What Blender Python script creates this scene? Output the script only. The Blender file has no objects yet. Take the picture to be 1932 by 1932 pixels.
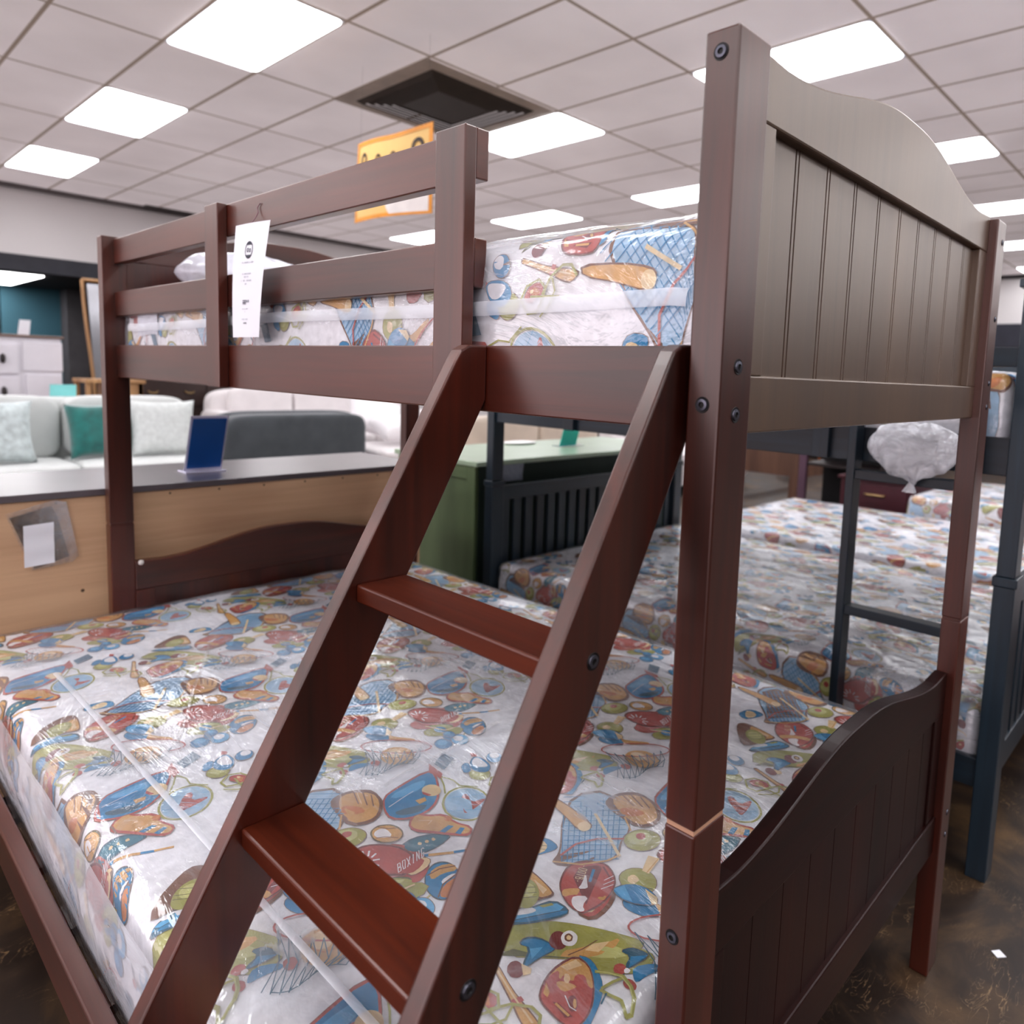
import bpy, bmesh, math, random
from mathutils import Vector, Matrix, noise
from math import sin, cos, pi, radians
C = bpy.context.scene.collection
random.seed(7)

# ------------------------------------------------------------------ colours / materials
def lin(c):
    return tuple(((v/255)/12.92 if v/255 <= .04045 else ((v/255+.055)/1.055)**2.4) for v in c)

def new_mat(name):
    m = bpy.data.materials.new(name); m.use_nodes = True
    nt = m.node_tree; nt.nodes.clear()
    out = nt.nodes.new('ShaderNodeOutputMaterial')
    b = nt.nodes.new('ShaderNodeBsdfPrincipled')
    nt.links.new(b.outputs[0], out.inputs[0])
    return m, nt, b, out

def nd(nt, typ, **kw):
    n = nt.nodes.new(typ)
    for k, v in kw.items(): setattr(n, k, v)
    return n

def plain(name, c, rough=.5, var=.12, scale=(6,6,6), metal=0, coat=0, bump=0, bscale=60, spec=.5, sheen=0, detail=4, coat_rough=.2):
    """principled colour with a noise variation, object space"""
    m, nt, b, out = new_mat(name)
    tc = nd(nt,'ShaderNodeTexCoord'); mp = nd(nt,'ShaderNodeMapping'); mp.inputs['Scale'].default_value = scale
    nz = nd(nt,'ShaderNodeTexNoise'); nz.inputs['Scale'].default_value = 1.0; nz.inputs['Detail'].default_value = detail
    nt.links.new(tc.outputs['Object'], mp.inputs[0]); nt.links.new(mp.outputs[0], nz.inputs['Vector'])
    rp = nd(nt,'ShaderNodeValToRGB')
    l = lin(c)
    rp.color_ramp.elements[0].position = .3; rp.color_ramp.elements[1].position = .7
    rp.color_ramp.elements[0].color = tuple(v*(1-var) for v in l)+(1,)
    rp.color_ramp.elements[1].color = tuple(min(1,v*(1+var)) for v in l)+(1,)
    nt.links.new(nz.outputs[0], rp.inputs[0]); nt.links.new(rp.outputs[0], b.inputs['Base Color'])
    b.inputs['Roughness'].default_value = rough; b.inputs['Metallic'].default_value = metal
    b.inputs['Coat Weight'].default_value = coat; b.inputs['Coat Roughness'].default_value = coat_rough
    b.inputs['Specular IOR Level'].default_value = spec
    b.inputs['Sheen Weight'].default_value = sheen
    if bump:
        n2 = nd(nt,'ShaderNodeTexNoise'); n2.inputs['Scale'].default_value = bscale; n2.inputs['Detail'].default_value = 3
        nt.links.new(tc.outputs['Object'], n2.inputs['Vector'])
        bp = nd(nt,'ShaderNodeBump'); bp.inputs['Strength'].default_value = bump; bp.inputs['Distance'].default_value = .01
        nt.links.new(n2.outputs[0], bp.inputs['Height']); nt.links.new(bp.outputs[0], b.inputs['Normal'])
    return m

def wood(name, dark, light, axis, rough=.36, coat=.35, coat_rough=.28, spec=.5, stretch=1.6, fine=38):
    m, nt, b, out = new_mat(name)
    tc = nd(nt,'ShaderNodeTexCoord'); mp = nd(nt,'ShaderNodeMapping')
    s = [fine, fine, fine]; s['xyz'.index(axis)] = stretch
    mp.inputs['Scale'].default_value = s
    nz = nd(nt,'ShaderNodeTexNoise'); nz.inputs['Scale'].default_value = 1; nz.inputs['Detail'].default_value = 6; nz.inputs['Roughness'].default_value=.6; nz.inputs['Distortion'].default_value=.6
    nt.links.new(tc.outputs['Object'], mp.inputs[0]); nt.links.new(mp.outputs[0], nz.inputs['Vector'])
    mp2 = nd(nt,'ShaderNodeMapping'); s2=[6,6,6]; s2['xyz'.index(axis)] = 1.2; mp2.inputs['Scale'].default_value = s2
    n2 = nd(nt,'ShaderNodeTexNoise'); n2.inputs['Scale'].default_value=1; n2.inputs['Detail'].default_value=2
    nt.links.new(tc.outputs['Object'], mp2.inputs[0]); nt.links.new(mp2.outputs[0], n2.inputs['Vector'])
    ad = nd(nt,'ShaderNodeMix'); ad.data_type='FLOAT'; ad.inputs[0].default_value=.55
    nt.links.new(nz.outputs[0], ad.inputs[2]); nt.links.new(n2.outputs[0], ad.inputs[3])
    rp = nd(nt,'ShaderNodeValToRGB'); rp.color_ramp.elements[0].position=.36; rp.color_ramp.elements[1].position=.66
    rp.color_ramp.elements[0].color = lin(dark)+(1,); rp.color_ramp.elements[1].color = lin(light)+(1,)
    nt.links.new(ad.outputs[0], rp.inputs[0]); nt.links.new(rp.outputs[0], b.inputs['Base Color'])
    bp = nd(nt,'ShaderNodeBump'); bp.inputs['Strength'].default_value=.12; bp.inputs['Distance'].default_value=.002
    nt.links.new(nz.outputs[0], bp.inputs['Height']); nt.links.new(bp.outputs[0], b.inputs['Normal'])
    b.inputs['Roughness'].default_value = rough; b.inputs['Coat Weight'].default_value = coat; b.inputs['Coat Roughness'].default_value = coat_rough; b.inputs['Coat IOR'].default_value = 1.6; b.inputs['Coat Tint'].default_value=(1,.90,.82,1)
    b.inputs['Specular IOR Level'].default_value = spec
    return m

CH_D, CH_L = (42,14,8), (92,36,20)
W = {a: wood('cherry_wood_'+a, CH_D, CH_L, a, rough=.36, coat=.8, coat_rough=.30, spec=.5) for a in 'xyz'}
WSHADE = {a: wood('cherry_shaded_wood_'+a, (26,8,7), (48,16,12), a, rough=.34, coat=.12, coat_rough=.28, spec=.35) for a in 'xyz'}  # same cherry, darkened in colour for the dim near lower panel
WP_SHEEN = wood('cherry_sheen_panel_wood', (66,48,32), (94,72,48), 'z', rough=.40, coat=1.0, coat_rough=.38, spec=.8)  # cherry greyed in colour for the ceiling reflection on the upper panels
WR = wood('cherry_rung_wood', (66,24,11), (116,50,22), 'y', rough=.34, coat=.3, coat_rough=.25)
NV = {a: wood('navy_paint_'+a, (20,29,40), (36,56,70), a, rough=.42, coat=.4, coat_rough=.35) for a in 'xyz'}
M_RAW = plain('pale_joint_wood', (190,150,125), .6)
M_BOLT = plain('bolt_steel', (104,104,114), .35, metal=.9, var=.05)
M_BLK = plain('bolt_recess_black', (18,14,16), .5)
M_WHITECAP = plain('white_plastic_cap', (225,220,215), .4)

def fabric_mat(name, mul=1.0, rough=.75):
    m, nt, b, out = new_mat(name)
    at = nd(nt,'ShaderNodeAttribute'); at.attribute_name = 'Col'
    tc = nd(nt,'ShaderNodeTexCoord'); nz = nd(nt,'ShaderNodeTexNoise'); nz.inputs['Scale'].default_value = 240; nz.inputs['Detail'].default_value=3
    nt.links.new(tc.outputs['Object'], nz.inputs['Vector'])
    n3 = nd(nt,'ShaderNodeTexNoise'); n3.inputs['Scale'].default_value = 55; n3.inputs['Detail'].default_value=4
    nt.links.new(tc.outputs['Object'], n3.inputs['Vector'])
    mr = nd(nt,'ShaderNodeMapRange'); mr.inputs[1].default_value=.3; mr.inputs[2].default_value=.7; mr.inputs[3].default_value=.86*mul; mr.inputs[4].default_value=1.08*mul
    nt.links.new(n3.outputs[0], mr.inputs[0])
    mx = nd(nt,'ShaderNodeVectorMath'); mx.operation='SCALE'
    nt.links.new(at.outputs['Color'], mx.inputs[0]); nt.links.new(mr.outputs[0], mx.inputs['Scale'])
    nt.links.new(mx.outputs[0], b.inputs['Base Color'])
    bp = nd(nt,'ShaderNodeBump'); bp.inputs['Strength'].default_value=.15; bp.inputs['Distance'].default_value=.002
    nt.links.new(nz.outputs[0], bp.inputs['Height']); nt.links.new(bp.outputs[0], b.inputs['Normal'])
    b.inputs['Roughness'].default_value = rough
    return m
M_FAB = fabric_mat('sports_print_fabric')

def film_mat(name, haze=.12, gloss=.16, rough=.13, bstr=.5, bscale=9, hazevar=.15, tint=(235,238,245), bdist=.02):
    """clear polythene: mostly see-through, milky where it folds, with glints"""
    m = bpy.data.materials.new(name); m.use_nodes = True; nt = m.node_tree; nt.nodes.clear()
    out = nd(nt,'ShaderNodeOutputMaterial'); tr = nd(nt,'ShaderNodeBsdfTransparent'); gl = nd(nt,'ShaderNodeBsdfGlossy'); df = nd(nt,'ShaderNodeBsdfDiffuse')
    gl.inputs['Roughness'].default_value = rough; gl.inputs['Color'].default_value=(1,1,1,1); df.inputs['Color'].default_value = lin(tint)+(1,)
    tc = nd(nt,'ShaderNodeTexCoord'); mp = nd(nt,'ShaderNodeMapping'); mp.inputs['Rotation'].default_value=(0,0,.8); mp.inputs['Scale'].default_value=(1,.35,1)
    nt.links.new(tc.outputs['Object'], mp.inputs[0])
    n1 = nd(nt,'ShaderNodeTexNoise'); n1.inputs['Scale'].default_value=bscale; n1.inputs['Detail'].default_value=5; n1.inputs['Distortion'].default_value=1.2; n1.inputs['Roughness'].default_value=.55
    nt.links.new(mp.outputs[0], n1.inputs['Vector'])
    ms = nd(nt,'ShaderNodeMath'); ms.operation='SUBTRACT'; ms.inputs[1].default_value=.5; nt.links.new(n1.outputs[0], ms.inputs[0])
    ab = nd(nt,'ShaderNodeMath'); ab.operation='ABSOLUTE'; nt.links.new(ms.outputs[0], ab.inputs[0])   # creases where the noise crosses .5
    cr = nd(nt,'ShaderNodeMapRange'); cr.inputs[1].default_value=0; cr.inputs[2].default_value=.03; cr.inputs[3].default_value=1; cr.inputs[4].default_value=0
    nt.links.new(ab.outputs[0], cr.inputs[0])
    bp = nd(nt,'ShaderNodeBump'); bp.inputs['Strength'].default_value=bstr; bp.inputs['Distance'].default_value=bdist
    nt.links.new(ab.outputs[0], bp.inputs['Height'])
    nt.links.new(bp.outputs[0], gl.inputs['Normal'])
    n2 = nd(nt,'ShaderNodeTexNoise'); n2.inputs['Scale'].default_value=3.2; n2.inputs['Detail'].default_value=3
    nt.links.new(tc.outputs['Object'], n2.inputs['Vector'])
    mr = nd(nt,'ShaderNodeMapRange'); mr.inputs[1].default_value=.35; mr.inputs[2].default_value=.7; mr.inputs[3].default_value=max(0,haze-hazevar*.5); mr.inputs[4].default_value=haze+hazevar
    nt.links.new(n2.outputs[0], mr.inputs[0])
    ml = nd(nt,'ShaderNodeMath'); ml.operation='MULTIPLY_ADD'; ml.inputs[1].default_value=.10
    nt.links.new(cr.outputs[0], ml.inputs[0]); nt.links.new(mr.outputs[0], ml.inputs[2]); ml.use_clamp=True
    m1 = nd(nt,'ShaderNodeMixShader'); nt.links.new(ml.outputs[0], m1.inputs[0]); nt.links.new(tr.outputs[0], m1.inputs[1]); nt.links.new(df.outputs[0], m1.inputs[2])
    fr = nd(nt,'ShaderNodeFresnel'); fr.inputs['IOR'].default_value=1.45; nt.links.new(bp.outputs[0], fr.inputs['Normal'])
    m3 = nd(nt,'ShaderNodeMath'); m3.operation='MULTIPLY_ADD'; m3.inputs[1].default_value=.6; m3.inputs[2].default_value=gloss*.35; m3.use_clamp=True
    nt.links.new(fr.outputs[0], m3.inputs[0])
    m2 = nd(nt,'ShaderNodeMixShader'); nt.links.new(m3.outputs[0], m2.inputs[0]); nt.links.new(m1.outputs[0], m2.inputs[1]); nt.links.new(gl.outputs[0], m2.inputs[2])
    nt.links.new(m2.outputs[0], out.inputs[0])
    return m
M_FILM = film_mat('clear_film_top', haze=.13, hazevar=.2)
M_FILM_SIDE = film_mat('milky_film_side', haze=.52, hazevar=.3, bstr=.6, bscale=6, bdist=.03)
M_SEAM = film_mat('film_seam_tape', haze=.42, hazevar=.2, bstr=.3, rough=.3)
M_FOLD = film_mat('film_fold', haze=.16, hazevar=.12, bstr=.5, rough=.12, gloss=.5)
M_BAG = film_mat('crumpled_bag_film', haze=.6, hazevar=.3, bstr=1, bscale=14, bdist=.03, gloss=.4)

# ------------------------------------------------------------------ geometry collector
class G:
    def __init__(s): s.v=[]; s.f=[]; s.m=[]
    def add(s, vs, fs, mi=0):
        o=len(s.v); s.v += [tuple(p) for p in vs]; s.f += [tuple(i+o for i in f) for f in fs]; s.m += [mi]*len(fs); return s
    def box(s, x0,x1,y0,y1,z0,z1, mi=0):
        vs=[(x,y,z) for z in (z0,z1) for y in (y0,y1) for x in (x0,x1)]
        return s.add(vs,[(0,2,3,1),(4,5,7,6),(0,1,5,4),(2,6,7,3),(0,4,6,2),(1,3,7,5)],mi)
    def prism(s, poly, axis, a, b, mi=0):
        """poly in the plane normal to axis: (x,z) for y, (y,z) for x, (x,y) for z"""
        def P(p,t): return (p[0],t,p[1]) if axis=='y' else ((t,p[0],p[1]) if axis=='x' else (p[0],p[1],t))
        n=len(poly); vs=[P(p,a) for p in poly]+[P(p,b) for p in poly]
        fs=[tuple(range(n)), tuple(range(2*n-1,n-1,-1))]+[(i,i+n,(i+1)%n+n,(i+1)%n) for i in range(n)]
        return s.add(vs,fs,mi)
    def tube(s, pts, r, n=8, mi=0, cap=True):
        pts=[Vector(p) for p in pts]; rings=[]
        vs=[]; 
        for i,p in enumerate(pts):
            d=(pts[min(i+1,len(pts)-1)]-pts[max(i-1,0)]).normalized()
            u=d.orthogonal().normalized() if i==0 else (u-d*u.dot(d)).normalized()
            w=d.cross(u); rr=r[i] if isinstance(r,(list,tuple)) else r
            vs+=[p+(u*cos(2*pi*k/n)+w*sin(2*pi*k/n))*rr for k in range(n)]
        fs=[(i*n+k,i*n+(k+1)%n,(i+1)*n+(k+1)%n,(i+1)*n+k) for i in range(len(pts)-1) for k in range(n)]
        if cap: fs+=[tuple(range(n-1,-1,-1)), tuple((len(pts)-1)*n+k for k in range(n))]
        return s.add(vs,fs,mi)
    def grid(s, nu, nv, fn, mi=0, wrap=False):
        vs=[fn(i/nu,j/nv) for j in range(nv+1) for i in range(nu+1)]
        fs=[(j*(nu+1)+i,j*(nu+1)+i+1,(j+1)*(nu+1)+i+1,(j+1)*(nu+1)+i) for j in range(nv) for i in range(nu)]
        return s.add(vs,fs,mi)
    def ell(s, c, r, nu=24, nv=14, e=1.0, e2=1.0, fn=None, mi=0):
        """superellipsoid"""
        def sg(v,p): return math.copysign(abs(v)**p,v)
        def P(u,v):
            a=2*pi*u; b=pi*(v-.5)
            p=[c[0]+r[0]*sg(cos(b),e)*sg(cos(a),e2), c[1]+r[1]*sg(cos(b),e)*sg(sin(a),e2), c[2]+r[2]*sg(sin(b),e)]
            return fn(p) if fn else p
        return s.grid(nu,nv,P,mi)

def build(name, g, mats, parent=None, bevel=0, smooth=False, base=None, label=None, seg=2):
    me=bpy.data.meshes.new(name)
    o0=Vector(base) if base is not None else Vector((0,0,0))
    vs=[tuple(Vector(v)-o0) for v in g.v] if base is not None else g.v
    me.from_pydata(vs,[],g.f)
    if not isinstance(mats,(list,tuple)): mats=[mats]
    for m in mats: me.materials.append(m)
    for p,mi in zip(me.polygons,g.m): p.material_index=mi; p.use_smooth=smooth
    bm=bmesh.new(); bm.from_mesh(me); bmesh.ops.recalc_face_normals(bm,faces=bm.faces)
    if smooth: bmesh.ops.remove_doubles(bm,verts=bm.verts,dist=1e-5)
    bm.to_mesh(me); bm.free(); me.update()
    o=bpy.data.objects.new(name,me); C.objects.link(o)
    if base is not None: o.location=o0
    if parent:
        o.parent=parent
        if parent.type=='EMPTY': o.matrix_parent_inverse=Matrix.Translation(-Vector(parent.location))
    if bevel:
        md=o.modifiers.new('bevel','BEVEL'); md.width=bevel; md.segments=seg; md.limit_method='ANGLE'; md.angle_limit=radians(40)
    if label: o['label']=label
    return o

def thing(name, label, cat, loc, group=None):
    o=bpy.data.objects.new(name,None); C.objects.link(o); o.location=loc; o.empty_display_size=.05
    o['label']=label; o['category']=cat
    if group: o['group']=group
    return o
def tag(o,label,cat,group=None):
    o['label']=label; o['category']=cat
    if group: o['group']=group
    return o
def struct(name,g,m,parent=None,**k):
    o=build(name,g,m,parent,**k)
    if not parent: o['kind']='structure'
    return o
def B(*a): return G().box(*a)
LIGHT_E=9.5; EXPO=-0.02; CEIL_FILL_E=.33; VIEW='Standard'; FILL_E=2.8; LOOK='Medium High Contrast'
AREAS=[]

# outlines of the printed motifs in millimetres: [colour, kind, width, x, y, x, y, ...]
MOTIF_TABLE = [
[1,
 [0,0,0,-75,310,-56,305,-46,283,-46,260,-59,234,-75,217,-94,206,-97,204,-100,206,-113,215,-123,234,-128,256,-124,278,-114,300,-95,311],
 [1,1,0,-75,307,-57,302,-48,282,-48,260,-60,236,-77,219,-94,208,-97,207,-100,208,-112,217,-122,235,-126,256,-122,277,-112,298,-95,308],
 [2,1,0,-125,249,-110,253,-89,251,-60,240,-67,227,-89,238,-111,240,-123,234],
 [4,1,0,-108,238,-86,237,-97,219,-93,209,-102,207,-110,217,-112,228],
 [4,1,0,-88,285,-87,262,-87,252,-102,251,-95,262],
 [5,2,28,-76,291,-83,267],
 [0,2,20,-61,297,-51,269],
 [4,2,8,-62,269,-48,278],
 [4,2,8,-64,260,-48,269],
 [4,2,8,-68,251,-50,260],
 [3,2,7,-90,299,-91,297],
 [3,2,7,-98,294,-98,291,-93,289,-87,288,-86,291,-92,293,-98,294],
 [3,2,7,-99,287,-100,285,-95,283,-89,282,-88,285,-94,287,-99,287],
 [3,2,7,-102,280,-91,277],
 [3,2,7,-90,279,-91,275],
 [3,2,7,-103,275,-92,273,-94,270,-97,271,-97,274,-99,270,-104,272,-103,275],
 [3,2,7,-101,267,-101,265]],
[1,
 [10,0,0,-38,283,-23,295,-4,295,11,283,15,265,7,247,-11,242,-32,251,-40,267],
 [3,1,0,-4,290,10,323,27,316,5,283],
 [2,2,8,2,285,24,315],
 [3,1,0,-11,271,-12,268,-14,266,-17,264,-19,262,-22,262,-25,264,-27,266,-28,268,-28,271,-27,275,-26,277,-23,279,-20,281,-17,281,-15,279,-13,277,-12,275],
 [12,2,14,-39,260,-15,256,6,251]],
[2,
 [5,0,0,-52,251,-35,260,-16,260,0,251,10,234,8,221,-5,219,-29,223,-46,236],
 [6,1,0,-50,251,-34,258,-26,225,-39,232],
 [3,1,0,-5,251,10,234,8,221,0,220]],
[0,
 [10,0,0,-199,184,-145,192,-107,187,-64,175,-19,158,-24,144,-62,123,-96,127,-212,131],
 [11,1,0,-166,178,-107,181,-79,170,-137,166],
 [12,1,0,-209,132,-189,143,-157,134,-96,128],
 [2,1,0,-132,132,-108,155,-80,170,-78,162,-48,164,-60,144,-89,130,-121,131],
 [3,1,0,-98,142,-86,153,-64,157,-80,139],
 [13,2,10,-119,134,-100,144,-80,159],
 [8,0,0,-183,150,-175,162,-157,163,-137,150,-133,143,-157,127,-174,111,-177,117,-168,145],
 [5,1,0,-181,150,-174,159,-157,160,-138,149,-135,143,-157,129,-173,114,-174,119,-165,145],
 [6,1,0,-168,143,-151,146,-165,126],
 [0,1,0,-119,157,-120,152,-122,147,-125,144,-129,142,-134,142,-137,144,-141,147,-143,152,-143,157,-142,162,-140,167,-137,171,-133,173,-129,173,-125,171,-122,167,-120,162],
 [4,1,0,-106,161,-107,156,-109,152,-112,149,-115,148,-119,148,-123,149,-126,152,-127,156,-128,161,-127,165,-125,169,-122,172,-118,174,-114,174,-111,172,-108,169,-106,165],
 [13,1,0,-112,162,-113,159,-113,157,-115,156,-117,155,-119,155,-120,156,-122,157,-123,159,-123,162,-123,164,-122,166,-120,168,-118,169,-116,169,-115,168,-113,166,-112,164],
 [3,1,0,-114,162,-115,160,-115,159,-116,158,-117,158,-118,158,-119,158,-120,159,-120,160,-121,162,-120,163,-120,164,-119,165,-118,166,-117,166,-116,165,-115,164,-114,163],
 [0,1,0,-174,110,-174,105,-176,102,-179,99,-182,98,-186,98,-190,99,-192,102,-195,106,-195,110,-195,114,-193,118,-191,121,-187,123,-183,123,-180,121,-177,118,-175,114],
 [3,1,0,-178,119,-165,112,-166,104,-175,101],
 [8,0,0,-53,140,-38,146,-27,142,-14,133,-45,111,-49,116,-40,132],
 [5,1,0,-40,131,-17,133,-44,114],
 [1,1,0,-48,111,-49,108,-50,106,-53,104,-55,103,-58,103,-61,104,-63,106,-64,109,-64,111,-63,114,-62,117,-59,119,-56,120,-54,120,-51,119,-49,117,-48,114],
 [4,1,0,-43,109,-44,107,-45,106,-46,105,-47,105,-49,105,-50,105,-51,106,-51,107,-51,109,-51,110,-50,111,-49,112,-48,113,-46,113,-45,112,-44,111,-43,110]],
[1,
 [5,0,0,-109,133,-93,129,-84,115,-78,87,-83,66,-96,37,-102,28,-114,32,-91,75],
 [0,0,0,-156,76,-148,99,-132,119,-109,133,-94,118,-90,99,-90,75,-95,54,-106,36,-119,29,-132,38,-145,52,-154,64],
 [1,1,0,-154,76,-146,98,-131,116,-110,130,-95,117,-91,97,-92,75,-97,54,-107,37,-119,31,-132,40,-143,53,-152,64],
 [2,1,0,-146,98,-131,116,-110,130,-95,117,-91,97,-91,81,-98,88,-99,102,-111,104,-115,91,-124,104,-132,94,-131,110,-140,104],
 [3,1,0,-129,115,-110,126,-102,117,-121,109],
 [2,1,0,-151,76,-147,91,-143,77,-146,70],
 [2,1,0,-137,91,-127,94,-109,86,-117,81,-128,77],
 [3,1,0,-118,97,-118,95,-119,93,-120,91,-121,90,-123,90,-124,91,-125,93,-126,95,-126,97,-125,100,-125,102,-124,104,-122,104,-121,104,-120,104,-119,102,-118,100],
 [0,1,0,-111,62,-111,58,-112,55,-114,52,-116,51,-118,51,-120,52,-121,55,-122,58,-122,62,-122,66,-121,69,-119,72,-117,73,-115,73,-113,71,-112,69,-111,66],
 [2,1,0,-112,62,-112,60,-112,58,-113,56,-114,55,-115,55,-115,56,-116,58,-116,60,-116,62,-116,64,-115,66,-115,68,-114,68,-113,68,-113,68,-112,66,-112,64],
 [0,1,0,-140,64,-133,62,-117,44,-126,43],
 [2,2,22,-136,61,-122,46],
 [4,2,9,-125,72,-120,57,-113,52],
 [10,2,30,-86,107,-70,105,-53,100,-45,85,-43,72,-48,54,-55,50,-59,66,-72,73,-82,80],
 [10,2,26,-80,83,-66,92,-52,98],
 [11,2,12,-85,107,-70,105,-55,99,-47,85,-45,72,-49,55],
 [8,2,14,-76,75,-83,61]],
[0,
 [13,0,0,-216,119,-211,123,-206,119,-188,84,-171,61,-156,40,-151,28,-169,28,-178,40,-187,61,-212,111],
 [2,1,0,-215,118,-211,120,-207,118,-188,82,-173,60,-157,39,-153,29,-168,29,-176,40,-185,61,-210,111],
 [1,1,0,-189,67,-177,73,-173,67,-185,60],
 [3,2,16,-206,108,-186,73,-163,38]],
[2,
 [1,0,0,-229,78,-218,78,-205,70,-204,61,-210,53,-223,57,-234,59,-239,73],
 [14,1,0,-227,75,-214,70,-212,57,-223,60],
 [3,1,0,-220,70,-220,69,-220,68,-221,68,-222,67,-223,67,-224,68,-225,69,-226,69,-226,70,-226,71,-225,72,-225,73,-224,73,-223,73,-222,73,-221,72,-220,71],
 [10,2,24,-225,83,-204,73,-202,55,-211,50,-233,42,-246,53,-244,77,-225,83],
 [10,2,26,-211,53,-187,60,-164,56,-154,45,-156,28],
 [10,2,22,-228,66,-206,43,-193,29],
 [10,2,20,-186,58,-193,40,-209,33,-232,33]],
[0,
 [13,0,0,-121,409,-100,483,-35,497,-9,415,-10,381,-24,367,-36,320,-55,310,-94,300,-127,300,-136,307,-136,314,-128,327,-124,350],
 [7,1,0,-117,409,-97,478,-37,491,-12,415,-13,381,-26,367,-41,320,-58,312,-93,307,-120,303,-126,322,-121,350],
 [5,2,11,-117,426,-123,307],
 [5,2,11,-107,426,-115,308],
 [5,2,11,-97,427,-107,309],
 [5,2,11,-86,461,-98,310],
 [5,2,11,-76,461,-90,311],
 [5,2,11,-67,461,-82,312],
 [5,2,11,-57,461,-73,313],
 [5,2,11,-47,461,-65,314],
 [5,2,11,-37,461,-56,315],
 [5,2,11,-27,461,-48,316],
 [5,2,11,-17,461,-39,317],
 [5,2,10,-115,473,-8,478],
 [5,2,10,-116,459,-9,463],
 [5,2,10,-116,445,-11,449],
 [5,2,10,-116,432,-13,436],
 [5,2,10,-117,419,-14,422],
 [5,2,10,-117,406,-16,409],
 [5,2,10,-118,393,-17,397],
 [5,2,10,-118,381,-18,384],
 [5,2,10,-118,368,-20,372],
 [5,2,10,-118,357,-32,360],
 [5,2,10,-119,345,-33,348],
 [5,2,10,-119,334,-34,336],
 [5,2,10,-119,322,-35,325],
 [5,2,10,-120,311,-36,314],
 [1,2,26,-124,322,-100,348,-65,361,-24,361],
 [3,2,36,-64,424,-48,369,-35,322],
 [2,2,20,-16,415,-10,381],
 [2,2,22,-136,307,-94,301,-55,310,-36,321]],
[2,
 [13,0,0,-151,470,-118,423,-93,377,-73,386,-72,400,-100,439,-144,486],
 [2,1,0,-149,470,-118,425,-93,381,-76,388,-75,400,-101,437,-144,482],
 [3,1,0,-74,391,-75,387,-77,383,-80,381,-83,379,-87,379,-91,381,-93,383,-95,387,-96,391,-95,395,-93,399,-90,401,-86,403,-82,403,-78,401,-76,399,-74,395]],
[1,
 [10,0,0,35,359,32,350,26,343,17,337,7,334,-3,334,-12,337,-19,342,-23,350,-24,359,-21,367,-15,375,-6,381,4,385,14,385,24,381,31,376,35,368],
 [11,1,0,22,364,20,359,15,354,10,350,3,348,-3,348,-9,350,-14,354,-17,359,-17,364,-15,370,-11,375,-6,378,1,380,8,380,14,379,19,375,21,370],
 [1,1,0,12,368,12,366,10,363,7,361,5,360,2,360,0,361,-2,363,-3,365,-3,368,-3,371,-1,374,1,375,4,376,7,376,9,375,11,374,12,371]],
[1,
 [8,0,0,-209,181,-195,199,-163,217,-136,230,-116,213,-118,201,-151,189,-177,183],
 [6,1,0,-205,186,-194,198,-137,226,-118,212,-157,201],
 [5,1,0,-198,187,-157,199,-117,211,-120,203,-153,192,-177,186],
 [4,1,0,-193,201,-168,215,-159,209,-166,203,-188,198],
 [10,1,0,-157,217,-139,223,-136,219,-151,214]],
[1,
 [13,0,0,-184,300,-174,294,-158,276,-136,245,-137,236,-157,229,-193,205,-214,207,-209,260,-200,295],
 [2,1,0,-174,290,-157,273,-138,245,-140,238,-157,232,-182,251],
 [3,1,0,-164,269,-145,249,-151,240,-157,251],
 [10,1,0,-156,240,-158,230,-161,221,-166,215,-172,212,-178,212,-185,215,-190,221,-193,230,-195,240,-194,251,-191,260,-186,267,-180,271,-173,271,-167,267,-161,260,-158,251],
 [11,1,0,-162,247,-163,242,-165,237,-169,234,-173,232,-178,232,-183,234,-186,237,-189,242,-190,247,-189,252,-187,257,-183,260,-179,262,-174,262,-169,260,-165,257,-163,252],
 [12,2,8,-193,238,-160,243],
 [12,2,8,-191,230,-160,234],
 [12,2,8,-193,251,-162,253]],
[0,
 [5,0,0,-162,363,-144,365,-127,345,-134,335,-158,324,-178,319,-185,345],
 [3,1,0,-165,358,-151,359,-143,345,-151,329,-173,324],
 [12,2,8,-168,350,-144,345],
 [12,2,8,-170,340,-148,337]],
[2,
 [2,1,0,-392,596,-392,585,-396,576,-403,569,-413,565,-424,565,-435,568,-445,575,-452,584,-457,595,-457,606,-453,615,-446,623,-436,627,-425,627,-413,624,-403,616,-396,607],
 [14,2,10,-456,597,-422,586,-394,602],
 [3,1,0,-417,605,-417,600,-418,596,-422,592,-426,591,-431,590,-436,592,-440,595,-443,600,-445,605,-446,610,-444,614,-441,618,-437,620,-432,620,-427,618,-422,615,-419,610],
 [1,2,20,-366,630,-367,624,-371,619,-378,614,-388,610,-400,607,-414,605,-428,604,-443,605,-457,606,-470,609,-481,612,-490,617,-496,622,-499,628,-499,633,-495,639,-488,644,-479,648,-467,651,-453,653,-438,654,-423,654,-408,652,-395,650,-383,646,-375,641,-369,636,-366,630],
 [8,2,9,-492,622,-473,574,-467,528],
 [8,2,9,-492,622,-473,574,-478,530],
 [8,2,9,-492,622,-461,572,-456,527],
 [8,2,9,-492,622,-461,572,-467,528],
 [8,2,9,-476,616,-461,572,-456,527],
 [8,2,9,-476,616,-461,572,-467,528],
 [8,2,9,-476,616,-449,571,-446,529],
 [8,2,9,-476,616,-449,571,-456,527],
 [8,2,9,-460,611,-449,571,-446,529],
 [8,2,9,-460,611,-449,571,-456,527],
 [8,2,9,-460,611,-437,571,-437,536],
 [8,2,9,-460,611,-437,571,-446,529],
 [8,2,9,-444,608,-437,571,-437,536],
 [8,2,9,-444,608,-437,571,-446,529],
 [8,2,9,-444,608,-426,572,-429,546],
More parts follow.
